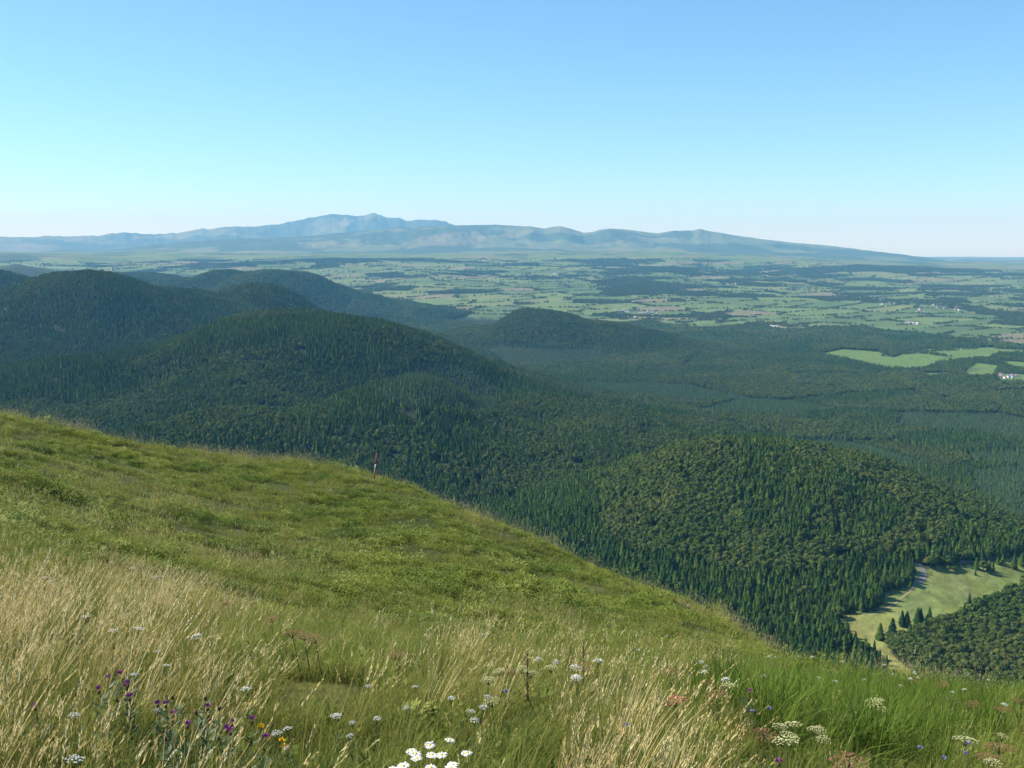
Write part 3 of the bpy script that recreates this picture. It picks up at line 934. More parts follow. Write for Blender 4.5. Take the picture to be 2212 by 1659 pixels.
VILL = [
 (1328,1432,662,686,44,'white house of the village right of the wooded hillock','village by the wooded hillock'),
 (1792,1957,641,658,26,'white house of the upper village on the right of the plain','upper village on the right'),
 (1982,2072,659,675,26,'house of the scattered hamlet at the far right of the plain','hamlet at the far right'),
 (1645,1695,703,708,5,'large pale farm building at the edge of the forest','farm buildings at the forest edge'),
 (2150,2225,803,823,14,'white house beside the near fields at the right edge','houses beside the near fields'),
 (697,893,585,597,34,'white house of the long village across the left plain','long village on the left plain'),
 (1023,1105,563,573,22,'tiny house of the village under the mountain ridge','village under the ridge'),
 (1590,1642,608,614,10,'tiny house among fields below the long sloping ridge','hamlet below the sloping ridge'),
 (1172,1252,590,598,10,'tiny house in the middle of the plain','hamlet in the middle of the plain'),
 (1905,2000,694,702,9,'white farmhouse between hedges above the near forest','farmhouses above the near forest'),
 (1108,1132,567,572,4,'tiny white barn under the mountain foot','barns under the mountain foot')]
for u0, u1, v0, v1, n, lab, grp in VILL:
    cl = [(random.uniform(u0, u1), random.uniform(v0, v1)) for _ in range(max(1, n // 5))]
    for i in range(n):
        cu, cv = random.choice(cl)
        u = min(max(random.gauss(cu, (u1 - u0) * .09), u0), u1); v = min(max(random.gauss(cv, (v1 - v0) * .14), v0), v1)
        x, y, z = hit(u, v, 3300, 20000, n=1500)
        big = 'farm' in lab and i % 2 == 0
        o = obj('house', HOUSES[3] if big else HOUSES[random.choice((0, 0, 1, 2))], label=lab, category='house', group=grp)
        sc = 1.0 if math.hypot(x, y) < 7500 else 1.25
        o.location = (x, y, float(valley_z(np.array(x), np.array(y)))); o.scale = (sc, sc, sc); o.rotation_euler = (0, 0, random.choice((.3, 1.87)) + random.uniform(-.5, .5))

# ------------------------------------------------------------------ flowers, dry stalks, marker post
M_STEM = plain_mat('flower_stem', (.12, .15, .04), .7)
M_DRYSTEM = plain_mat('dry_stem', (.10, .07, .04), .9)
M_WHITE = plain_mat('white_petal', (.66, .66, .62), .7)
M_CREAM = plain_mat('cream_floret', (.42, .42, .20), .7)
M_OFFWHITE = plain_mat('white_floret', (.58, .58, .50), .8)
M_RED = plain_mat('reddish_seed', (.20, .085, .05), .8)
M_DRED = plain_mat('dark_red_floret', (.28, .06, .06), .8)
M_YEL = plain_mat('yellow_floret', (.78, .52, .02), .6)
M_PURP = plain_mat('purple_floret', (.36, .06, .34), .6)
M_BLUE = plain_mat('lilac_floret', (.30, .27, .52), .7)
M_BUD = plain_mat('brown_bud', (.09, .055, .03), .9)
M_DLEAF = plain_mat('dark_leaf', (.045, .075, .022), .6)

def stem_mesh(h, r0, m, seed, top=None):
    rd = random.Random(seed); g = Geo(); b = rd.uniform(-.03, .03), rd.uniform(-.03, .03)
    g.tube([(b[0] * 2, b[1] * 2, -.05), (b[0], b[1], h * .4), (0, 0, h)], [r0, r0 * .85, r0 * .6], 5)
    return g.mesh('stem', [m])

def corymb(seed, h, R, n, dome, m, br=.35, size=1.0):
    """flat or domed flower head: florets on rays that leave the stem below"""
    rd = random.Random(seed); g = Geo(); ry = Geo()
    for i in range(n):
        q = R * math.sqrt((i + .5) / n); a = i * 2.39996 + rd.uniform(-.2, .2)
        z = h + dome * (1 - (q / R) ** 2) + rd.uniform(-.003, .003)
        c = (q * math.cos(a), q * math.sin(a), z); s_ = R / math.sqrt(n) * rd.uniform(.75, 1.1) * size
        for k in range(3):
            o = Vector(c) + Vector((rd.uniform(-.5, .5) * s_, rd.uniform(-.5, .5) * s_, rd.uniform(-.1, .25) * s_))
            g.octa(o, s_ * .62, s_ * .62, s_ * .34, 0, .25)
        if i % 3 == 0: ry.tube([(0, 0, h - R * br - .01), (c[0] * .6, c[1] * .6, h - R * br * .35), (c[0], c[1], z - .002)], .0011, 3, 0, False)
    return g.mesh('flower_head', [m]), ry.mesh('rays', [M_STEM])

def head_florets(seed, h, R, m, n=26, up=1.0, l=1.0):
    rd = random.Random(seed); g = Geo()
    for i in range(n):
        a = rd.uniform(0, 6.283); e = rd.uniform(.1, 1.15)
        d = Vector((math.cos(a) * math.sin(e), math.sin(a) * math.sin(e), math.cos(e) * up))
        g.leaf(Vector((0, 0, h)) + d * R * .2, d, (rd.uniform(-1, 1), rd.uniform(-1, 1), .3), R * rd.uniform(.8, 1.15) * l, R * .26)
    return g.mesh('florets', [m])

def bud_mesh(h, R):
    g = Geo(); g.tube([(0, 0, h - R * 1.7), (0, 0, h - R * 1.2), (0, 0, h - R * .5), (0, 0, h + R * .05)], [R * .25, R * .75, R * .72, R * .45], 8)
    return g.mesh('bud', [M_BUD], True)

def stem_leaves(seed, h, n, l, w, m):
    rd = random.Random(seed); g = Geo()
    for i in range(n):
        a = rd.uniform(0, 6.283); z = h * rd.uniform(.15, .9)
        g.leaf((0, 0, z), (math.cos(a), math.sin(a), rd.uniform(.1, .9)), (0, 0, 1), l * rd.uniform(.6, 1.2), w * rd.uniform(.7, 1.2))
    return g.mesh('leaves', [m])

def petal_mesh(l, w):
    g = Geo()
    g.add([(-w * .3, 0, 0), (w * .3, 0, 0), (w * .55, l * .55, .0015), (-w * .55, l * .55, .0015), (w * .28, l, -.001), (-w * .28, l, -.001)], [(0, 1, 2, 3), (3, 2, 4, 5)])
    return g.mesh('petal', [M_WHITE])

KINDS = {}
def kind(key, h, variants): KINDS[key] = (h, variants)
kind('yarrow', .46, [[('stem', stem_mesh(.46, .0022, M_STEM, i)), *zip(('flower_head', 'rays'), corymb(20 + i, .46, .036, 26, .006, M_OFFWHITE, .8)), ('leaves', stem_leaves(i, .4, 10, .05, .012, M_DLEAF))] for i in range(3)])
kind('white_umbel', .42, [[('stem', stem_mesh(.42, .003, M_STEM, 5 + i)), *zip(('flower_head', 'rays'), corymb(30 + i, .42, .055, 30, .024, M_OFFWHITE, .6))] for i in range(3)])
kind('cream_umbel', .42, [[('stem', stem_mesh(.42, .003, M_STEM, 8 + i)), *zip(('flower_head', 'rays'), corymb(40 + i, .42, .055, 48, .014, M_CREAM, .6, .8))] for i in range(3)])
kind('red_umbel', .40, [[('stem', stem_mesh(.40, .003, M_DRYSTEM, 11 + i)), *zip(('flower_head', 'rays'), corymb(50 + i, .40, .055, 48, .012, M_RED, .6, .75))] for i in range(3)])
kind('dark_red_umbel', .42, [[('stem', stem_mesh(.42, .003, M_DRYSTEM, 14)), *zip(('flower_head', 'rays'), corymb(60, .42, .058, 34, .03, M_DRED, .6, 1.1))]])
kind('knapweed', .42, [[('stem', stem_mesh(.42, .002, M_STEM, 20 + i)), ('bud', bud_mesh(.42, .011)), ('florets', head_florets(70 + i, .425, .021, M_PURP, 34)), ('leaves', stem_leaves(80 + i, .40, 26, .075, .02, M_DLEAF))] for i in range(3)])
kind('brown_knapweed', .42, [[('stem', stem_mesh(.42, .002, M_STEM, 24)), ('bud', bud_mesh(.42, .013)), ('leaves', stem_leaves(84, .40, 26, .075, .02, M_DLEAF))]])
kind('yellow_flower', .38, [[('stem', stem_mesh(.38, .0018, M_STEM, 27)), ('florets', head_florets(90, .38, .022, M_YEL, 46, .55))]])
kind('scabious', .44, [[('stem', stem_mesh(.44, .0018, M_STEM, 28 + i)), ('florets', head_florets(92 + i, .44, .017, M_BLUE, 40))] for i in range(2)])
PETAL = petal_mesh(.0225, .009)
_g = Geo(); _g.tube([(0, 0, .34 - .003), (0, 0, .343), (0, 0, .347)], [.0085, .0085, .004], 9); DISC = _g.mesh('disc', [M_YEL], True)
DAISY_STEMS = [stem_mesh(.34, .0018, M_STEM, 31 + i) for i in range(3)]

FLOWER_XY = []
def place(u, v, h, rmin=1.4, rmax=140):
    x, y, z = hit(u, v, rmin, rmax, lift=h, n=900)
    FLOWER_XY.append((x, y))
    return x, y, z

def flower(key, name, cat, u, v, sc, label, group, hs=1.0):
    h, var = KINDS[key]
    sz = sc * (.68 if key in ('yarrow', 'white_umbel') else 1.0)
    x, y, z = place(u, v, h * hs)
    r = math.hypot(x, y)
    e = empty(name, (x, y, z), label=label, category=cat, group=group)
    e.scale = (sz, sz, hs)
    e.rotation_euler = (random.uniform(-.2, .2), random.uniform(-.2, .2), random.uniform(0, 6.28))
    for nm, me in random.choice(var): obj(nm, me, e)
    return e

def daisy(u, v, label):
    x, y, z = place(u, v, .34)
    e = empty('oxeye_daisy', (x, y, z), label=label, category='daisy', group='daisies in the foreground clump')
    tilt = (random.uniform(-.05, .25), random.uniform(-.15, .15), random.uniform(0, .3))
    e.rotation_euler = tilt
    obj('stem', random.choice(DAISY_STEMS), e)
    obj('disc', DISC, e)
    n = random.choice((17, 18, 19)); ph = random.uniform(0, 6.28)
    for i in range(n):
        p = obj('petal', PETAL, e); a = ph + 6.283 * i / n
        p.location = (-math.sin(a) * .007, math.cos(a) * .007, .3415 + random.uniform(-.0008, .0012)); p.rotation_euler = (random.uniform(-.22, .18), random.uniform(-.15, .15), a)
        k = random.uniform(.9, 1.1); p.scale = (k, k, k)

D_AT = [((600,660),'topmost daisy of the white clump'),((655,675),'daisy just right of the topmost one in the clump'),((510,725),'daisy at the upper left of the white clump'),
 ((435,755),'daisy at the left shoulder of the white clump'),((595,750),'daisy in the upper middle of the white clump'),((705,745),'daisy in the upper right of the white clump'),
 ((810,755),'daisy set apart at the right end of the white clump'),((555,815),'daisy with a large yellow eye in the lower left of the clump'),((690,800),'daisy in the lower middle of the white clump'),
 ((390,795),'leftmost daisy of the white clump'),((620,838),'lower daisy near the bottom of the white clump'),((745,798),'daisy in the lower right of the white clump'),
 ((980,845),'single daisy right of the white clump at the picture bottom'),((405,842),'lowest daisy on the left side of the white clump'),((690,842),'lowest daisy on the right side of the white clump'),((500,795),'daisy in the lower left of the clump, half hidden')]
for (zx, zy), lab in D_AT: daisy(*zoom7(zx, zy), lab)

YAR = [(zoom6, [(1530,365,1.25,'broad white yarrow head on a tall bare stem'),(400,495,1.1,'white yarrow head beside a small purple knapweed'),(1735,595,1.1,'white yarrow head beside the yellow flower'),(1845,630,1.0,'smaller white yarrow head right of the yellow flowers'),
        (340,805,1.5,'large white yarrow head near the lower left corner'),(1900,695,.7,'little yarrow head low in the grass right of the yellow flowers'),(985,490,.7,'small yarrow head among the purple knapweeds'),(1000,130,.8,None),(970,235,1.0,None),(790,290,1.0,None)]),
       (zoom7, [(185,320,.8,None),(500,375,.9,None),(690,395,1.0,None),(850,385,.9,None),(870,430,1.1,None),(475,437,.8,None),(780,500,.9,None),(835,485,1.1,None),(125,475,1.1,None),(220,500,.9,None),(40,545,1.0,None),(130,535,.8,None),(140,635,.8,None)]),
       (zoom3, [(190,790,1.4,None),(245,800,1.4,None),(540,1015,1.6,None),(490,1020,1.4,None),(340,965,1.3,None),(680,785,1.3,None)]),
       (zoom8, [(2030,437,1.5,'white yarrow cluster in the green grass at the right'),(1785,368,1.0,None),(1900,368,1.2,None)])]
for zf_, lst in YAR:
    for zx, zy, sc, lab in lst:
        flower('yarrow', 'yarrow', 'flower', *zf_(zx, zy), sc, lab or ('white yarrow head in the straw grass on the left' if zf_ in (zoom3, zoom6) else 'white yarrow head scattered in the grass behind the daisies' if zf_ is zoom7 else 'white yarrow head near the right brow'), 'yarrows in the meadow')
for zx, zy in [(655,285),(700,290),(630,345),(835,320),(820,348),(825,405),(340,440),(1020,430),(1048,405),(1035,490),(1212,437),(1165,572),(1400,575),(1447,570),(1510,590),(1450,612),(1628,678)]:
    lab = 'purple knapweed standing alone at the far left' if zx == 340 else 'purple knapweed nearest the yellow flowers' if zx == 1628 else 'purple knapweed in the upper left group' if zx < 900 else 'purple knapweed in the middle of the dark leafy group' if zx < 1300 else 'purple knapweed in the lower right group'
    flower('knapweed', 'knapweed', 'flower', *zoom6(zx, zy), 1.0, lab, 'purple knapweeds')
for zx, zy in [(1120,400),(1245,415),(1285,490),(1335,480),(1245,520),(1145,630)]:
    flower('brown_knapweed', 'knapweed', 'flower', *zoom6(zx, zy), 1.0, 'brown faded knapweed head in the dark leafy group', 'faded knapweeds')
for zx, zy in [(1265,330),(1745,415),(480,378),(660,845)]:
    flower('knapweed', 'knapweed', 'flower', *zoom8(zx, zy), 1.15, 'purple knapweed at the bottom edge right of the straw' if zy == 845 else 'dark purple knapweed in the green grass at the right', 'purple knapweeds')
for (zx, zy), lab in [((1667,587),'upper yellow flower beside a white yarrow'),((1692,710),'left one of the two low yellow flowers'),((1727,722),'right one of the two low yellow flowers')]:
    flower('yellow_flower', 'yellow_flower', 'flower', *zoom6(zx, zy), 1.05, lab, 'yellow flowers')
for zf_, pts in ((zoom8, [(615,470),(557,535),(1555,735),(1835,725),(1880,795),(1650,800)]), (zoom7, [(1020,345),(1740,600)])):
    for q in pts: flower('scabious', 'scabious', 'flower', *zf_(*q), 1.25, 'small lilac scabious head in the green tussock grass' if zf_ is zoom8 else 'small lilac scabious head behind the straw clump', 'lilac scabious')
W_UMB = [(zoom8, [(368,320,1),(605,275,.8),(615,293,.7),(880,275,1.5),(1000,320,1.1),(1198,290,1.1),(1340,215,1.2),(1505,258,1),(1528,277,.8),(1550,247,.8),(1460,330,1),(1485,292,1),(1753,232,1.1),(1845,262,1),(1975,215,1),(1998,293,.8),(247,276,.9),(638,160,.9),(160,213,.9),(905,160,.9),(655,160,.8),(785,160,.7),(260,213,.7),(1430,265,.6),(2060,250,.7)]),
         (zoom7, [(1297,192,1.0),(1325,183,.8),(1465,200,1.3),(1593,198,1.3),(1500,280,1.1),(1553,282,1.1),(2040,20,.8),(1880,100,.7),(940,15,.8)]),
         (zoom3, [(675,783,1.2),(555,745,1.2),(460,720,1.2),(905,1030,1.2)])]
for zf_, lst in W_UMB:
    for zx, zy, sc in lst:
        lab = 'largest white umbel on the right brow' if (zx, zy) == (880, 275) else 'white umbel flower head along the right brow' if zf_ is zoom8 else 'white umbel flower head behind the straw clump' if zf_ is zoom7 else 'white umbel flower head at the upper left of the meadow'
        flower('white_umbel', 'umbel_flower', 'flower', *zf_(zx, zy), sc, lab, 'white umbel flowers')
for zx, zy, sc, lab in [(1340,435,1.8,'broad cream umbel in the middle of the green grass'),(640,588,.9,0),(905,573,.9,0),(810,610,1.2,0),(932,628,.8,0),(980,643,.8,0),(675,660,1.0,0),(785,688,1.5,0),(1840,702,1.6,'long cream umbel near the lower right corner'),(1975,810,1.0,0),(1095,180,.9,0),(2000,640,.8,0),(1330,460,.9,0),(380,345,1.0,0)]:
    flower('cream_umbel', 'umbel_flower', 'flower', *zoom8(zx, zy), sc, lab or 'cream umbel head in the green tussock grass', 'cream umbel flowers')
for zx, zy in [(1080,242),(1180,265),(1190,232),(1005,405),(970,290),(1380,225)]:
    flower('cream_umbel', 'umbel_flower', 'flower', *zoom7(zx, zy), 1.0, 'cream umbel head behind the straw clump', 'cream umbel flowers')
for zx, zy, sc, lab in [(615,205,1,0),(388,213,1,0),(503,280,1.1,0),(742,210,1,0),(1040,203,.9,0),(325,400,1.7,'large reddish umbel left of the green tussock'),(1548,308,1,0),(1730,325,1.9,'wide reddish umbel right of the green tussock'),(1920,445,1.6,0),(2160,435,1.7,0),(2070,500,1.5,0),(550,615,1.5,0),(1100,780,2.0,'large faded reddish umbel at the bottom of the picture'),(2080,750,2.0,'large reddish umbel near the lower right corner'),(20,235,1.2,0),(710,290,.8,0),(2010,805,1.4,0),(290,345,.7,0),(245,330,.8,0)]:
    flower('red_umbel', 'umbel_flower', 'flower', *zoom8(zx, zy), sc, lab or 'faded reddish umbel head in the right half of the meadow', 'reddish umbel flowers')
flower('dark_red_umbel', 'umbel_flower', 'flower', *zoom8(110, 445), 1.3, 'dark red umbel head left of the green tussock', 'reddish umbel flowers')
for zx, zy, zf_ in [(1555,208,zoom7),(980,235,zoom7),(410,140,zoom7),(1280,1030,zoom3),(1380,1038,zoom3),(1190,960,zoom3),(1330,1032,zoom3),(1000,890,zoom3)]:
    flower('red_umbel', 'umbel_flower', 'flower', *zf_(zx, zy), 1.5, 'faded reddish umbel head in the left half of the meadow', 'reddish umbel flowers')

# dry dock stalks
def dock(zf_, x0, y0, x1, y1, lab, hs):
    u, v = zf_(x0, y0)
    x, y, z = place(u, v, hs)
    e = empty('dry_stalk', (x, y, z), label=lab, category='stalk', group='dark dry stalks')
    g = Geo(); lean = (x1 - x0) * .0009
    g.tube([(lean * -2, 0, -.05), (0, 0, hs * .5), (0, 0, hs)], [.005, .004, .002], 5); obj('stem', g.mesh('stem', [M_DRYSTEM]), e)
    g = Geo()
    for i in range(46):
        a = random.uniform(0, 6.28); t = random.uniform(.45, 1.0); q = .014 * (1.15 - t)
        g.octa((q * math.cos(a), q * math.sin(a), hs * t), .0055, .0055, .009, 0, .4)
    obj('seed_head', g.mesh('seed_head', [M_BUD]), e)
dock(zoom3, 630, 675, 624, 770, 'tall dark dry stalk in the left meadow', .45)
dock(zoom3, 610, 770, 612, 830, 'shorter dark dry stalk just below the tall one on the left', .36)
dock(zoom3, 811, 735, 809, 790, 'dark dry stalk right of the two stalks on the left', .38)
dock(zoom3, 200, 690, 200, 730, 'thin dark dry stalk near the left edge', .34)
dock(zoom7, 1543, 48, 1540, 215, 'tall dark dry stalk behind the straw clump', .5)
dock(zoom7, 1460, 88, 1468, 165, 'shorter dark dry stalk beside the tall one behind the straw', .36)
dock(zoom7, 1192, 140, 1110, 450, 'long dark leaning stalk rising through the straw clump', .6)
FXY = np.array(FLOWER_XY)

def in_front_of_flower(x, y, r):
    """clear a narrow gap on the near side of each flower so the sward does not swallow it"""
    out = np.zeros(len(x), bool)
    for fx, fy in FXY:
        fr = math.hypot(fx, fy); dx, dy = -fx / fr, -fy / fr
        al = (x - fx) * dx + (y - fy) * dy; la = np.abs((x - fx) * dy - (y - fy) * dx)
        out |= (al > -.04) & (al < .24 + .008 * fr) & (la < .05 + .001 * fr)
    return out

# marker post on the brow, with its stay
px0, py0, pz0 = hit(807, 1036, 30, 120, n=3000)
pr = math.hypot(px0, py0)
post = empty('marker_post', (px0, py0, pz0 - .1), label='red and white marker post leaning on the brow of the green slope', category='post')
M_POSTRED = plain_mat('red_paint', (.42, .07, .07), .6); M_POSTWHITE = plain_mat('white_paint', (.8, .78, .76), .5); M_WIRE = plain_mat('grey_wire', (.30, .31, .33), .5)
lean = .22
def pp(t): return (lean * t / 1.75, 0, t)
for nm, a, b_, m in (('lower_red_section', 0, .82, M_POSTRED), ('white_band', .82, 1.12, M_POSTWHITE), ('upper_red_section', 1.12, 1.78, M_POSTRED)):
    g = Geo(); g.tube([pp(a), pp(b_)], .036, 10); obj(nm, g.mesh(nm, [m], True), post)
g = Geo(); g.tube([pp(1.78), pp(1.84)], [.05, .03], 10); obj('cap', g.mesh('cap', [M_POSTRED]), post)
g = Geo()
end = (.85, .2, -.35)
pts = [tuple(Vector(pp(1.7)).lerp(Vector(end), t) - Vector((0, 0, .12 * math.sin(t * math.pi)))) for t in np.linspace(0, 1, 9)]
g.tube(pts, .022, 6); obj('stay_wire', g.mesh('stay_wire', [M_WIRE]), post)

# small white sign standing in the valley meadow
sx, sy, sz_ = hit(*zoom5(1342, 462), 780, 2500)
e = empty('sign_board', (sx, sy, sz_), label='tiny white sign standing in the valley meadow', category='sign')
g = Geo(); g.tube([(0, 0, -.2), (0, 0, 1.4)], .05, 6); obj('pole', g.mesh('pole', [M_WIRE]), e)
g = Geo(); g.add([(a * .45, b * .04, c) for c in (1.0, 2.2) for b in (-1, 1) for a in (-1, 1)], [(0,1,3,2),(4,6,7,5),(0,4,5,1),(2,3,7,6),(0,2,6,4),(1,5,7,3)]); obj('panel', g.mesh('panel', [M_POSTWHITE]), e)

# ------------------------------------------------------------------ grass and herbs of the slope
M_GREEN = leafy_mat('green_blades', [(0, (.11, .155, .024)), (.4, (.16, .21, .034)), (.75, (.22, .26, .05)), (1, (.32, .31, .10))], .4, .6, .1,
                    ((.11, .16, .024), (.27, .28, .07)), .45, .35)
M_DEEP = leafy_mat('sedge_blades', [(0, (.050, .10, .012)), (1, (.15, .21, .03))], .35, .6, .08)
M_STRAW = leafy_mat('straw', [(0, (.40, .29, .10)), (.5, (.56, .44, .20)), (1, (.70, .60, .34))], .3, .7, .1)
M_OLIVE = leafy_mat('olive_stems', [(0, (.17, .185, .035)), (1, (.30, .27, .08))], .35, .7, .1)
M_HERB = leafy_mat('herb_leaves', [(0, (.058, .11, .014)), (.45, (.128, .19, .024)), (.8, (.215, .27, .045)), (1, (.42, .44, .14))], .4, .6, .1,
                   ((.060, .105, .016), (.22, .235, .035)), .3, .5)

def tuft(seed, n, hmin, hmax, w, lean, curl, m, spread, seg=3):
    rd = random.Random(seed); g = Geo()
    for i in range(n):
        a = rd.uniform(0, 6.283); q = spread * math.sqrt(rd.random())
        g.blade((q * math.cos(a), q * math.sin(a), -.03), rd.uniform(0, 6.283), rd.uniform(hmin, hmax), w * rd.uniform(.7, 1.3), rd.uniform(0, lean), rd.uniform(.1, curl), seg)
    return g.mesh('tuft', [m])

def straw_tuft(seed, n, hmin, hmax, spread, heads=True, lean=.25, m=None, hm=None):
    """thin stalks, each ending in a loose seed head"""
    rd = random.Random(seed); g = Geo()
    for i in range(n):
        a = rd.uniform(0, 6.283); q = spread * math.sqrt(rd.random()); b = (q * math.cos(a), q * math.sin(a), -.03)
        az = rd.gauss(1.4, .9); h = rd.uniform(hmin, hmax); ln = rd.uniform(0, lean); cu = rd.uniform(.05, .55)
        p = g.blade(b, az, h, .0035, ln, cu, 4, 0, .0016)
        if heads:
            dr = Vector((math.sin(az) * math.sin(ln + cu), math.cos(az) * math.sin(ln + cu), math.cos(ln + cu)))
            L = rd.uniform(.07, .14)
            for k in range(9):
                t = k / 9; c = p + dr * (L * (t - .35))
                aa = rd.uniform(0, 6.283); od = Vector((math.cos(aa), math.sin(aa), .9)).normalized()
                g.leaf(c, (od * .55 + dr).normalized(), od.cross(dr), rd.uniform(.018, .034) * (1.1 - .6 * t), .006, 1)
    return g.mesh('straw_tuft', [m or M_OLIVE, hm or M_STRAW])

def herb(seed, n, R, h, l, w, m):
    rd = random.Random(seed); g = Geo()
    for i in range(n):
        a = rd.uniform(0, 6.283); q = R * math.sqrt(rd.random()); z = h * (1 - (q / R) ** 2 * .7) * rd.uniform(.25, 1)
        d = Vector((math.cos(a + rd.uniform(-1, 1)), math.sin(a + rd.uniform(-1, 1)), rd.uniform(-.2, .9)))
        g.leaf((q * math.cos(a), q * math.sin(a), z), d, (rd.uniform(-.5, .5), rd.uniform(-.5, .5), 1), l * rd.uniform(.6, 1.3), w * rd.uniform(.7, 1.3))
    return g.mesh('herb', [m])

protos('sward', [tuft(1, 24, .16, .38, .0055, .35, 1.0, M_GREEN, .09), tuft(2, 22, .2, .46, .005, .4, 1.1, M_GREEN, .10), tuft(3, 26, .12, .3, .006, .5, .9, M_GREEN, .1),   # 0-2 green
                 tuft(4, 34, .3, .6, .0075, .5, 1.3, M_DEEP, .10, 4), tuft(5, 30, .26, .52, .008, .6, 1.4, M_DEEP, .12, 4),                                                  # 3-4 sedge
                 straw_tuft(6, 8, .38, .66, .08), straw_tuft(7, 7, .45, .78, .1), straw_tuft(8, 9, .3, .55, .08, lean=.4),                                                    # 5-7 stalks
                 straw_tuft(9, 16, .35, .7, .07, lean=.3, m=M_STRAW), straw_tuft(10, 14, .4, .62, .08, lean=.45, m=M_STRAW),                                                  # 8-9 dry bunches
                 tuft(11, 26, .2, .5, .004, .35, .9, M_OLIVE, .1), tuft(12, 20, .18, .4, .0045, .6, 1.3, M_STRAW, .1),                                                         # 10-11
                 herb(13, 34, .13, .2, .06, .03, M_HERB), herb(14, 30, .15, .16, .075, .035, M_HERB),                                                                          # 12-13
                 herb(15, 110, .25, .20, .055, .022, M_HERB), herb(16, 100, .29, .15, .062, .026, M_HERB), herb(17, 100, .2, .26, .05, .02, M_HERB),                                   # 14-16 mid slope
                 tuft(18, 30, .12, .32, .014, .5, 1.0, M_GREEN, .2, 2), tuft(19, 26, .14, .4, .010, .4, .9, M_OLIVE, .18, 2), straw_tuft(20, 7, .3, .6, .15)])                  # 17-19 mid slope

def sector(n, r0, r1, amax=.52, pw=1.0):
    """points spread over the slope, thinner with distance as pw falls below 1"""
    q = RNG.random(n)
    e = 2 * pw
    r = (r0 ** e + q * (r1 ** e - r0 ** e)) ** (1 / e)
    a = RNG.uniform(-amax, amax, n)
    return r * np.sin(a), r * np.cos(a), r

def near_cull(x, y, z, top=.7, slack=.02):
    u, v = img(x, y, z)
    return visible(x, y, z, top, slack) & (v < 2150)

def sward(name, x, y, r, idx, sc, label, tilt=.18):
    z = near_z(x, y)
    k = near_cull(x, y, z) & ~(in_front_of_flower(x, y, r) & (RNG.random(len(x)) < .65))
    x, y, z, idx, sc = x[k], y[k], z[k], idx[k], sc[k]
    n = len(x)
    rot = np.c_[RNG.normal(0, tilt, n), RNG.normal(.08, tilt, n), RNG.uniform(-.9, .9, n) if 'straw' in name else RNG.uniform(0, 6.283, n)]
    print(name, n)
    return scatter(name, 'sward', np.c_[x, y, z], sc, rot, idx, kind='stuff', label=label, category='grass')

def strawness(x, y, z):
    """how dry the sward is, place by place"""
    u, v = img(x, y, z + .3)
    n_ = fbm(x * .8, y * .8, 3, 300)
    left_ = sstep(760, 200, u) * sstep(1150, 1290, v) * (1 - .5 * sstep(1480, 1600, v))
    mid = np.exp(-(((u - 1330) / 210) ** 2)) * sstep(1420, 1540, v)
    mid2 = np.exp(-(((u - 980) / 110) ** 2)) * np.exp(-(((v - 1440) / 70) ** 2)) * .8
    far = .35 * np.exp(-(((v - 1400) / 60) ** 2))
    right_ = .62 * sstep(1350, 1600, u) * (1 - sstep(1520, 1580, v))
    return np.clip(np.maximum.reduce([left_ * .95, mid * 1.1, mid2, far * .3, right_]) * 1.1 - .12 + (n_ - .5) * 1.5, 0, 1)

# near green sward
x, y, r = sector(42000, 1.8, 30, .56, .62)
z = near_z(x, y); st = strawness(x, y, z)
idx = np.where(RNG.random(len(x)) < .12 + .3 * st, 10, RNG.integers(0, 3, len(x)))
idx = np.where(RNG.random(len(x)) < .12, 12 + RNG.integers(0, 2, len(x)), idx)
u, v = img(x, y, z)
sed = np.exp(-(((u - 1880) / 230) ** 2)) * np.exp(-(((v - 1560) / 70) ** 2)) + .6 * np.exp(-(((u - 1600) / 90) ** 2)) * np.exp(-(((v - 1530) / 45) ** 2))
idx = np.where(RNG.random(len(x)) < sed * .75, 3 + RNG.integers(0, 2, len(x)), idx)
gap_ = fbm(x / .42, y / .42, 2, 330) + .3 * (fbm(x / 1.8, y / 1.8, 2, 331) - .5)
hs_ = .62 + .75 * gap_
k = RNG.random(len(x)) < .10 + sstep(.33, .50, gap_)
x, y, r, idx, u, hs_ = x[k], y[k], r[k], idx[k], u[k], hs_[k]
sward('grass', x, y, r, idx, hs_ * np.where((idx == 3) | (idx == 4), 1.2, 1 - .28 * sstep(1400, 1800, u)) * RNG.uniform(.7, 1.25, len(x)) * np.interp(r, [2, 10, 16, 30], [1, .9, .75, .85]), 'green meadow grass and herbs across the foreground')
# dry stalks
x, y, r = sector(16000, 1.9, 30, .56, .62)
z = near_z(x, y); st = strawness(x, y, z)
k = RNG.random(len(x)) < st * .50 + .03
k &= RNG.random(len(x)) < .15 + sstep(.34, .5, fbm(x / .5, y / .5, 2, 332))
x, y, r, st = x[k], y[k], r[k], st[k]
idx = np.where(RNG.random(len(x)) < np.clip(st - .35, 0, 1), 8 + RNG.integers(0, 2, len(x)), 5 + RNG.integers(0, 3, len(x)))
idx = np.where(RNG.random(len(x)) < .2 * st, 11, idx)
sward('straw_grass', x, y, r, idx, RNG.uniform(.75, 1.15, len(x)) * np.interp(r, [6, 14, 24], [1, .8, .65]) * (1 - .42 * sstep(1480, 1640, img(x, y, near_z(x, y))[0])), 'dry straw coloured grass stalks with seed heads in the foreground', .12)
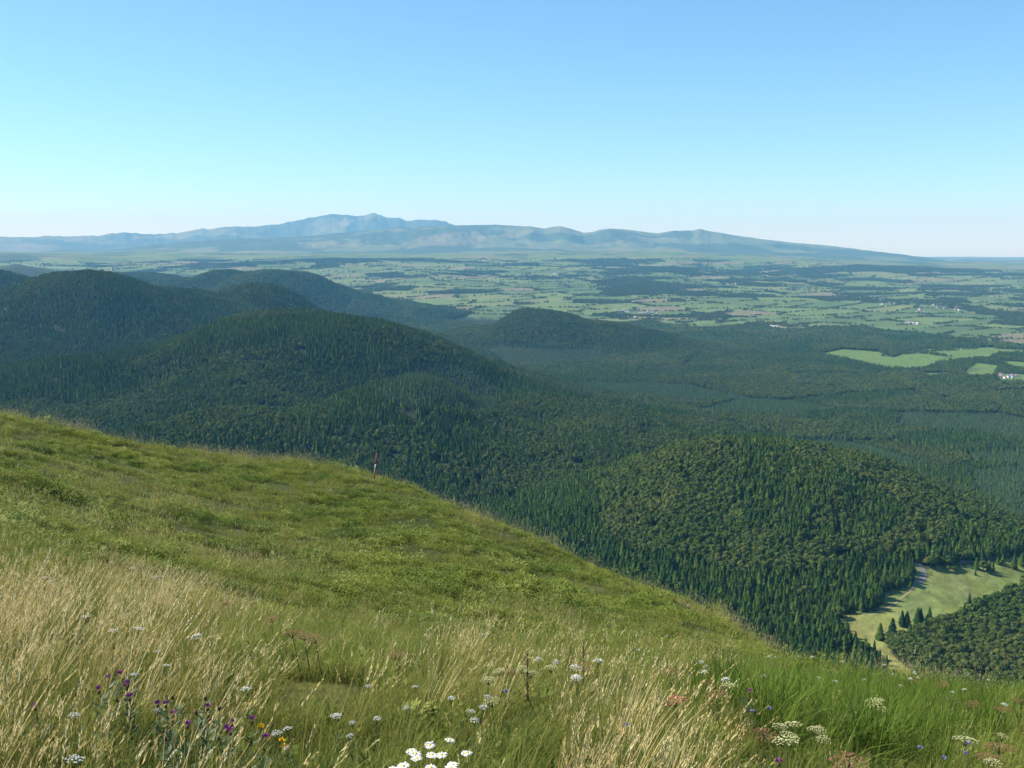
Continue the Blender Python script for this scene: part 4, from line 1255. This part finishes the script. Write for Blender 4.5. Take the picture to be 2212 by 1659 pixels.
# herb cover of the middle slope
x, y, r = sector(120000, 15, 98, .54, .72)
n1_ = fbm(x / 3.0, y / 3.0, 3, 310); n2_ = fbm(x / 9., y / 9., 3, 311)
idx = np.where(n1_ > .5, 14 + RNG.integers(0, 3, len(x)), np.where(RNG.random(len(x)) < .85, 17, 18))
idx = np.where(RNG.random(len(x)) < np.clip((n2_ - .58) * 2, 0, .3), 19, idx)
sc = RNG.uniform(.6, 1.25, len(x)) * (.75 + .6 * n1_) * np.interp(r, [15, 30, 90], [.75, 1, 1.25])
# taller bushy patches that throw small shadows
big = (RNG.random(len(x)) < .05 * sstep(.5, .7, fbm(x / 5., y / 5., 3, 312)) + .012) & (r > 20)
sc = np.where(big, sc * RNG.uniform(1.5, 2.3, len(x)), sc); idx = np.where(big, 16, idx)
gap_ = fbm(x / 1.1, y / 1.1, 2, 313) + .25 * (fbm(x / 6., y / 6., 2, 314) - .5)
sc = sc * (.48 + .8 * gap_)
k = (RNG.random(len(x)) < sstep(13, 26, r)) & (RNG.random(len(x)) < .12 + sstep(.36, .52, gap_))
sward('hillside_herbs', x[k], y[k], r[k], idx[k], sc[k], 'low leafy herbs and turf on the convex green slope')
# dry fringe along the brow
ra = RNG.uniform(-.55, .55, 9000)
pu = np.array(RIDGE[:10], float); az_, _tt = ray(pu[:, 0], pu[:, 1]); o_ = np.argsort(az_)
rb = np.interp(ra, az_[o_], pu[o_, 2]) * RNG.uniform(.82, 1.12, len(ra))
x, y = rb * np.sin(ra), rb * np.cos(ra)
k = (fbm(x / 2.5, y / 2.5, 3, 320) > .52) & (RNG.random(len(x)) < .6)
x, y, rb = x[k], y[k], rb[k]
sward('brow_straw', x, y, rb, np.where(RNG.random(len(x)) < .5, 19, 11), RNG.uniform(.7, 1.1, len(x)), 'dry grass fringe along the brow of the green slope')

# ------------------------------------------------------------------ haze
hz = Geo(); B = 47000.0
_zz = [v for o in COL.objects if o.get('kind') == 'structure' for v in (min(q.co.z for q in o.data.vertices), max(q.co.z for q in o.data.vertices))]
zlo, zhi = min(_zz) - 1.0, max(_zz) + 25.0
hz.add([(-B,-B,zlo),(B,-B,zlo),(B,B,zlo),(-B,B,zlo),(-B,-B,zhi),(B,-B,zhi),(B,B,zhi),(-B,B,zhi)], [(3,2,1,0),(4,5,6,7),(0,1,5,4),(1,2,6,5),(2,3,7,6),(3,0,4,7)])
m_h = bpy.data.materials.new('haze_air'); m_h.use_nodes = True
nt = m_h.node_tree; nt.nodes.remove(nt.nodes['Principled BSDF'])
pv = nt.nodes.new('ShaderNodeVolumePrincipled')
pv.inputs['Color'].default_value = (.18, .55, .94, 1)
pv.inputs['Absorption Color'].default_value = (.8, .45, 0, 1)
pv.inputs['Density'].default_value = 3.3e-5
pv.inputs['Density Attribute'].default_value = ''
pv.inputs['Anisotropy'].default_value = 0.0
nt.links.new(pv.outputs[0], nt.nodes['Material Output'].inputs['Volume'])
obj('haze', hz.mesh('haze', [m_h]), kind='stuff', label='pale blue summer haze filling the air', category='haze')
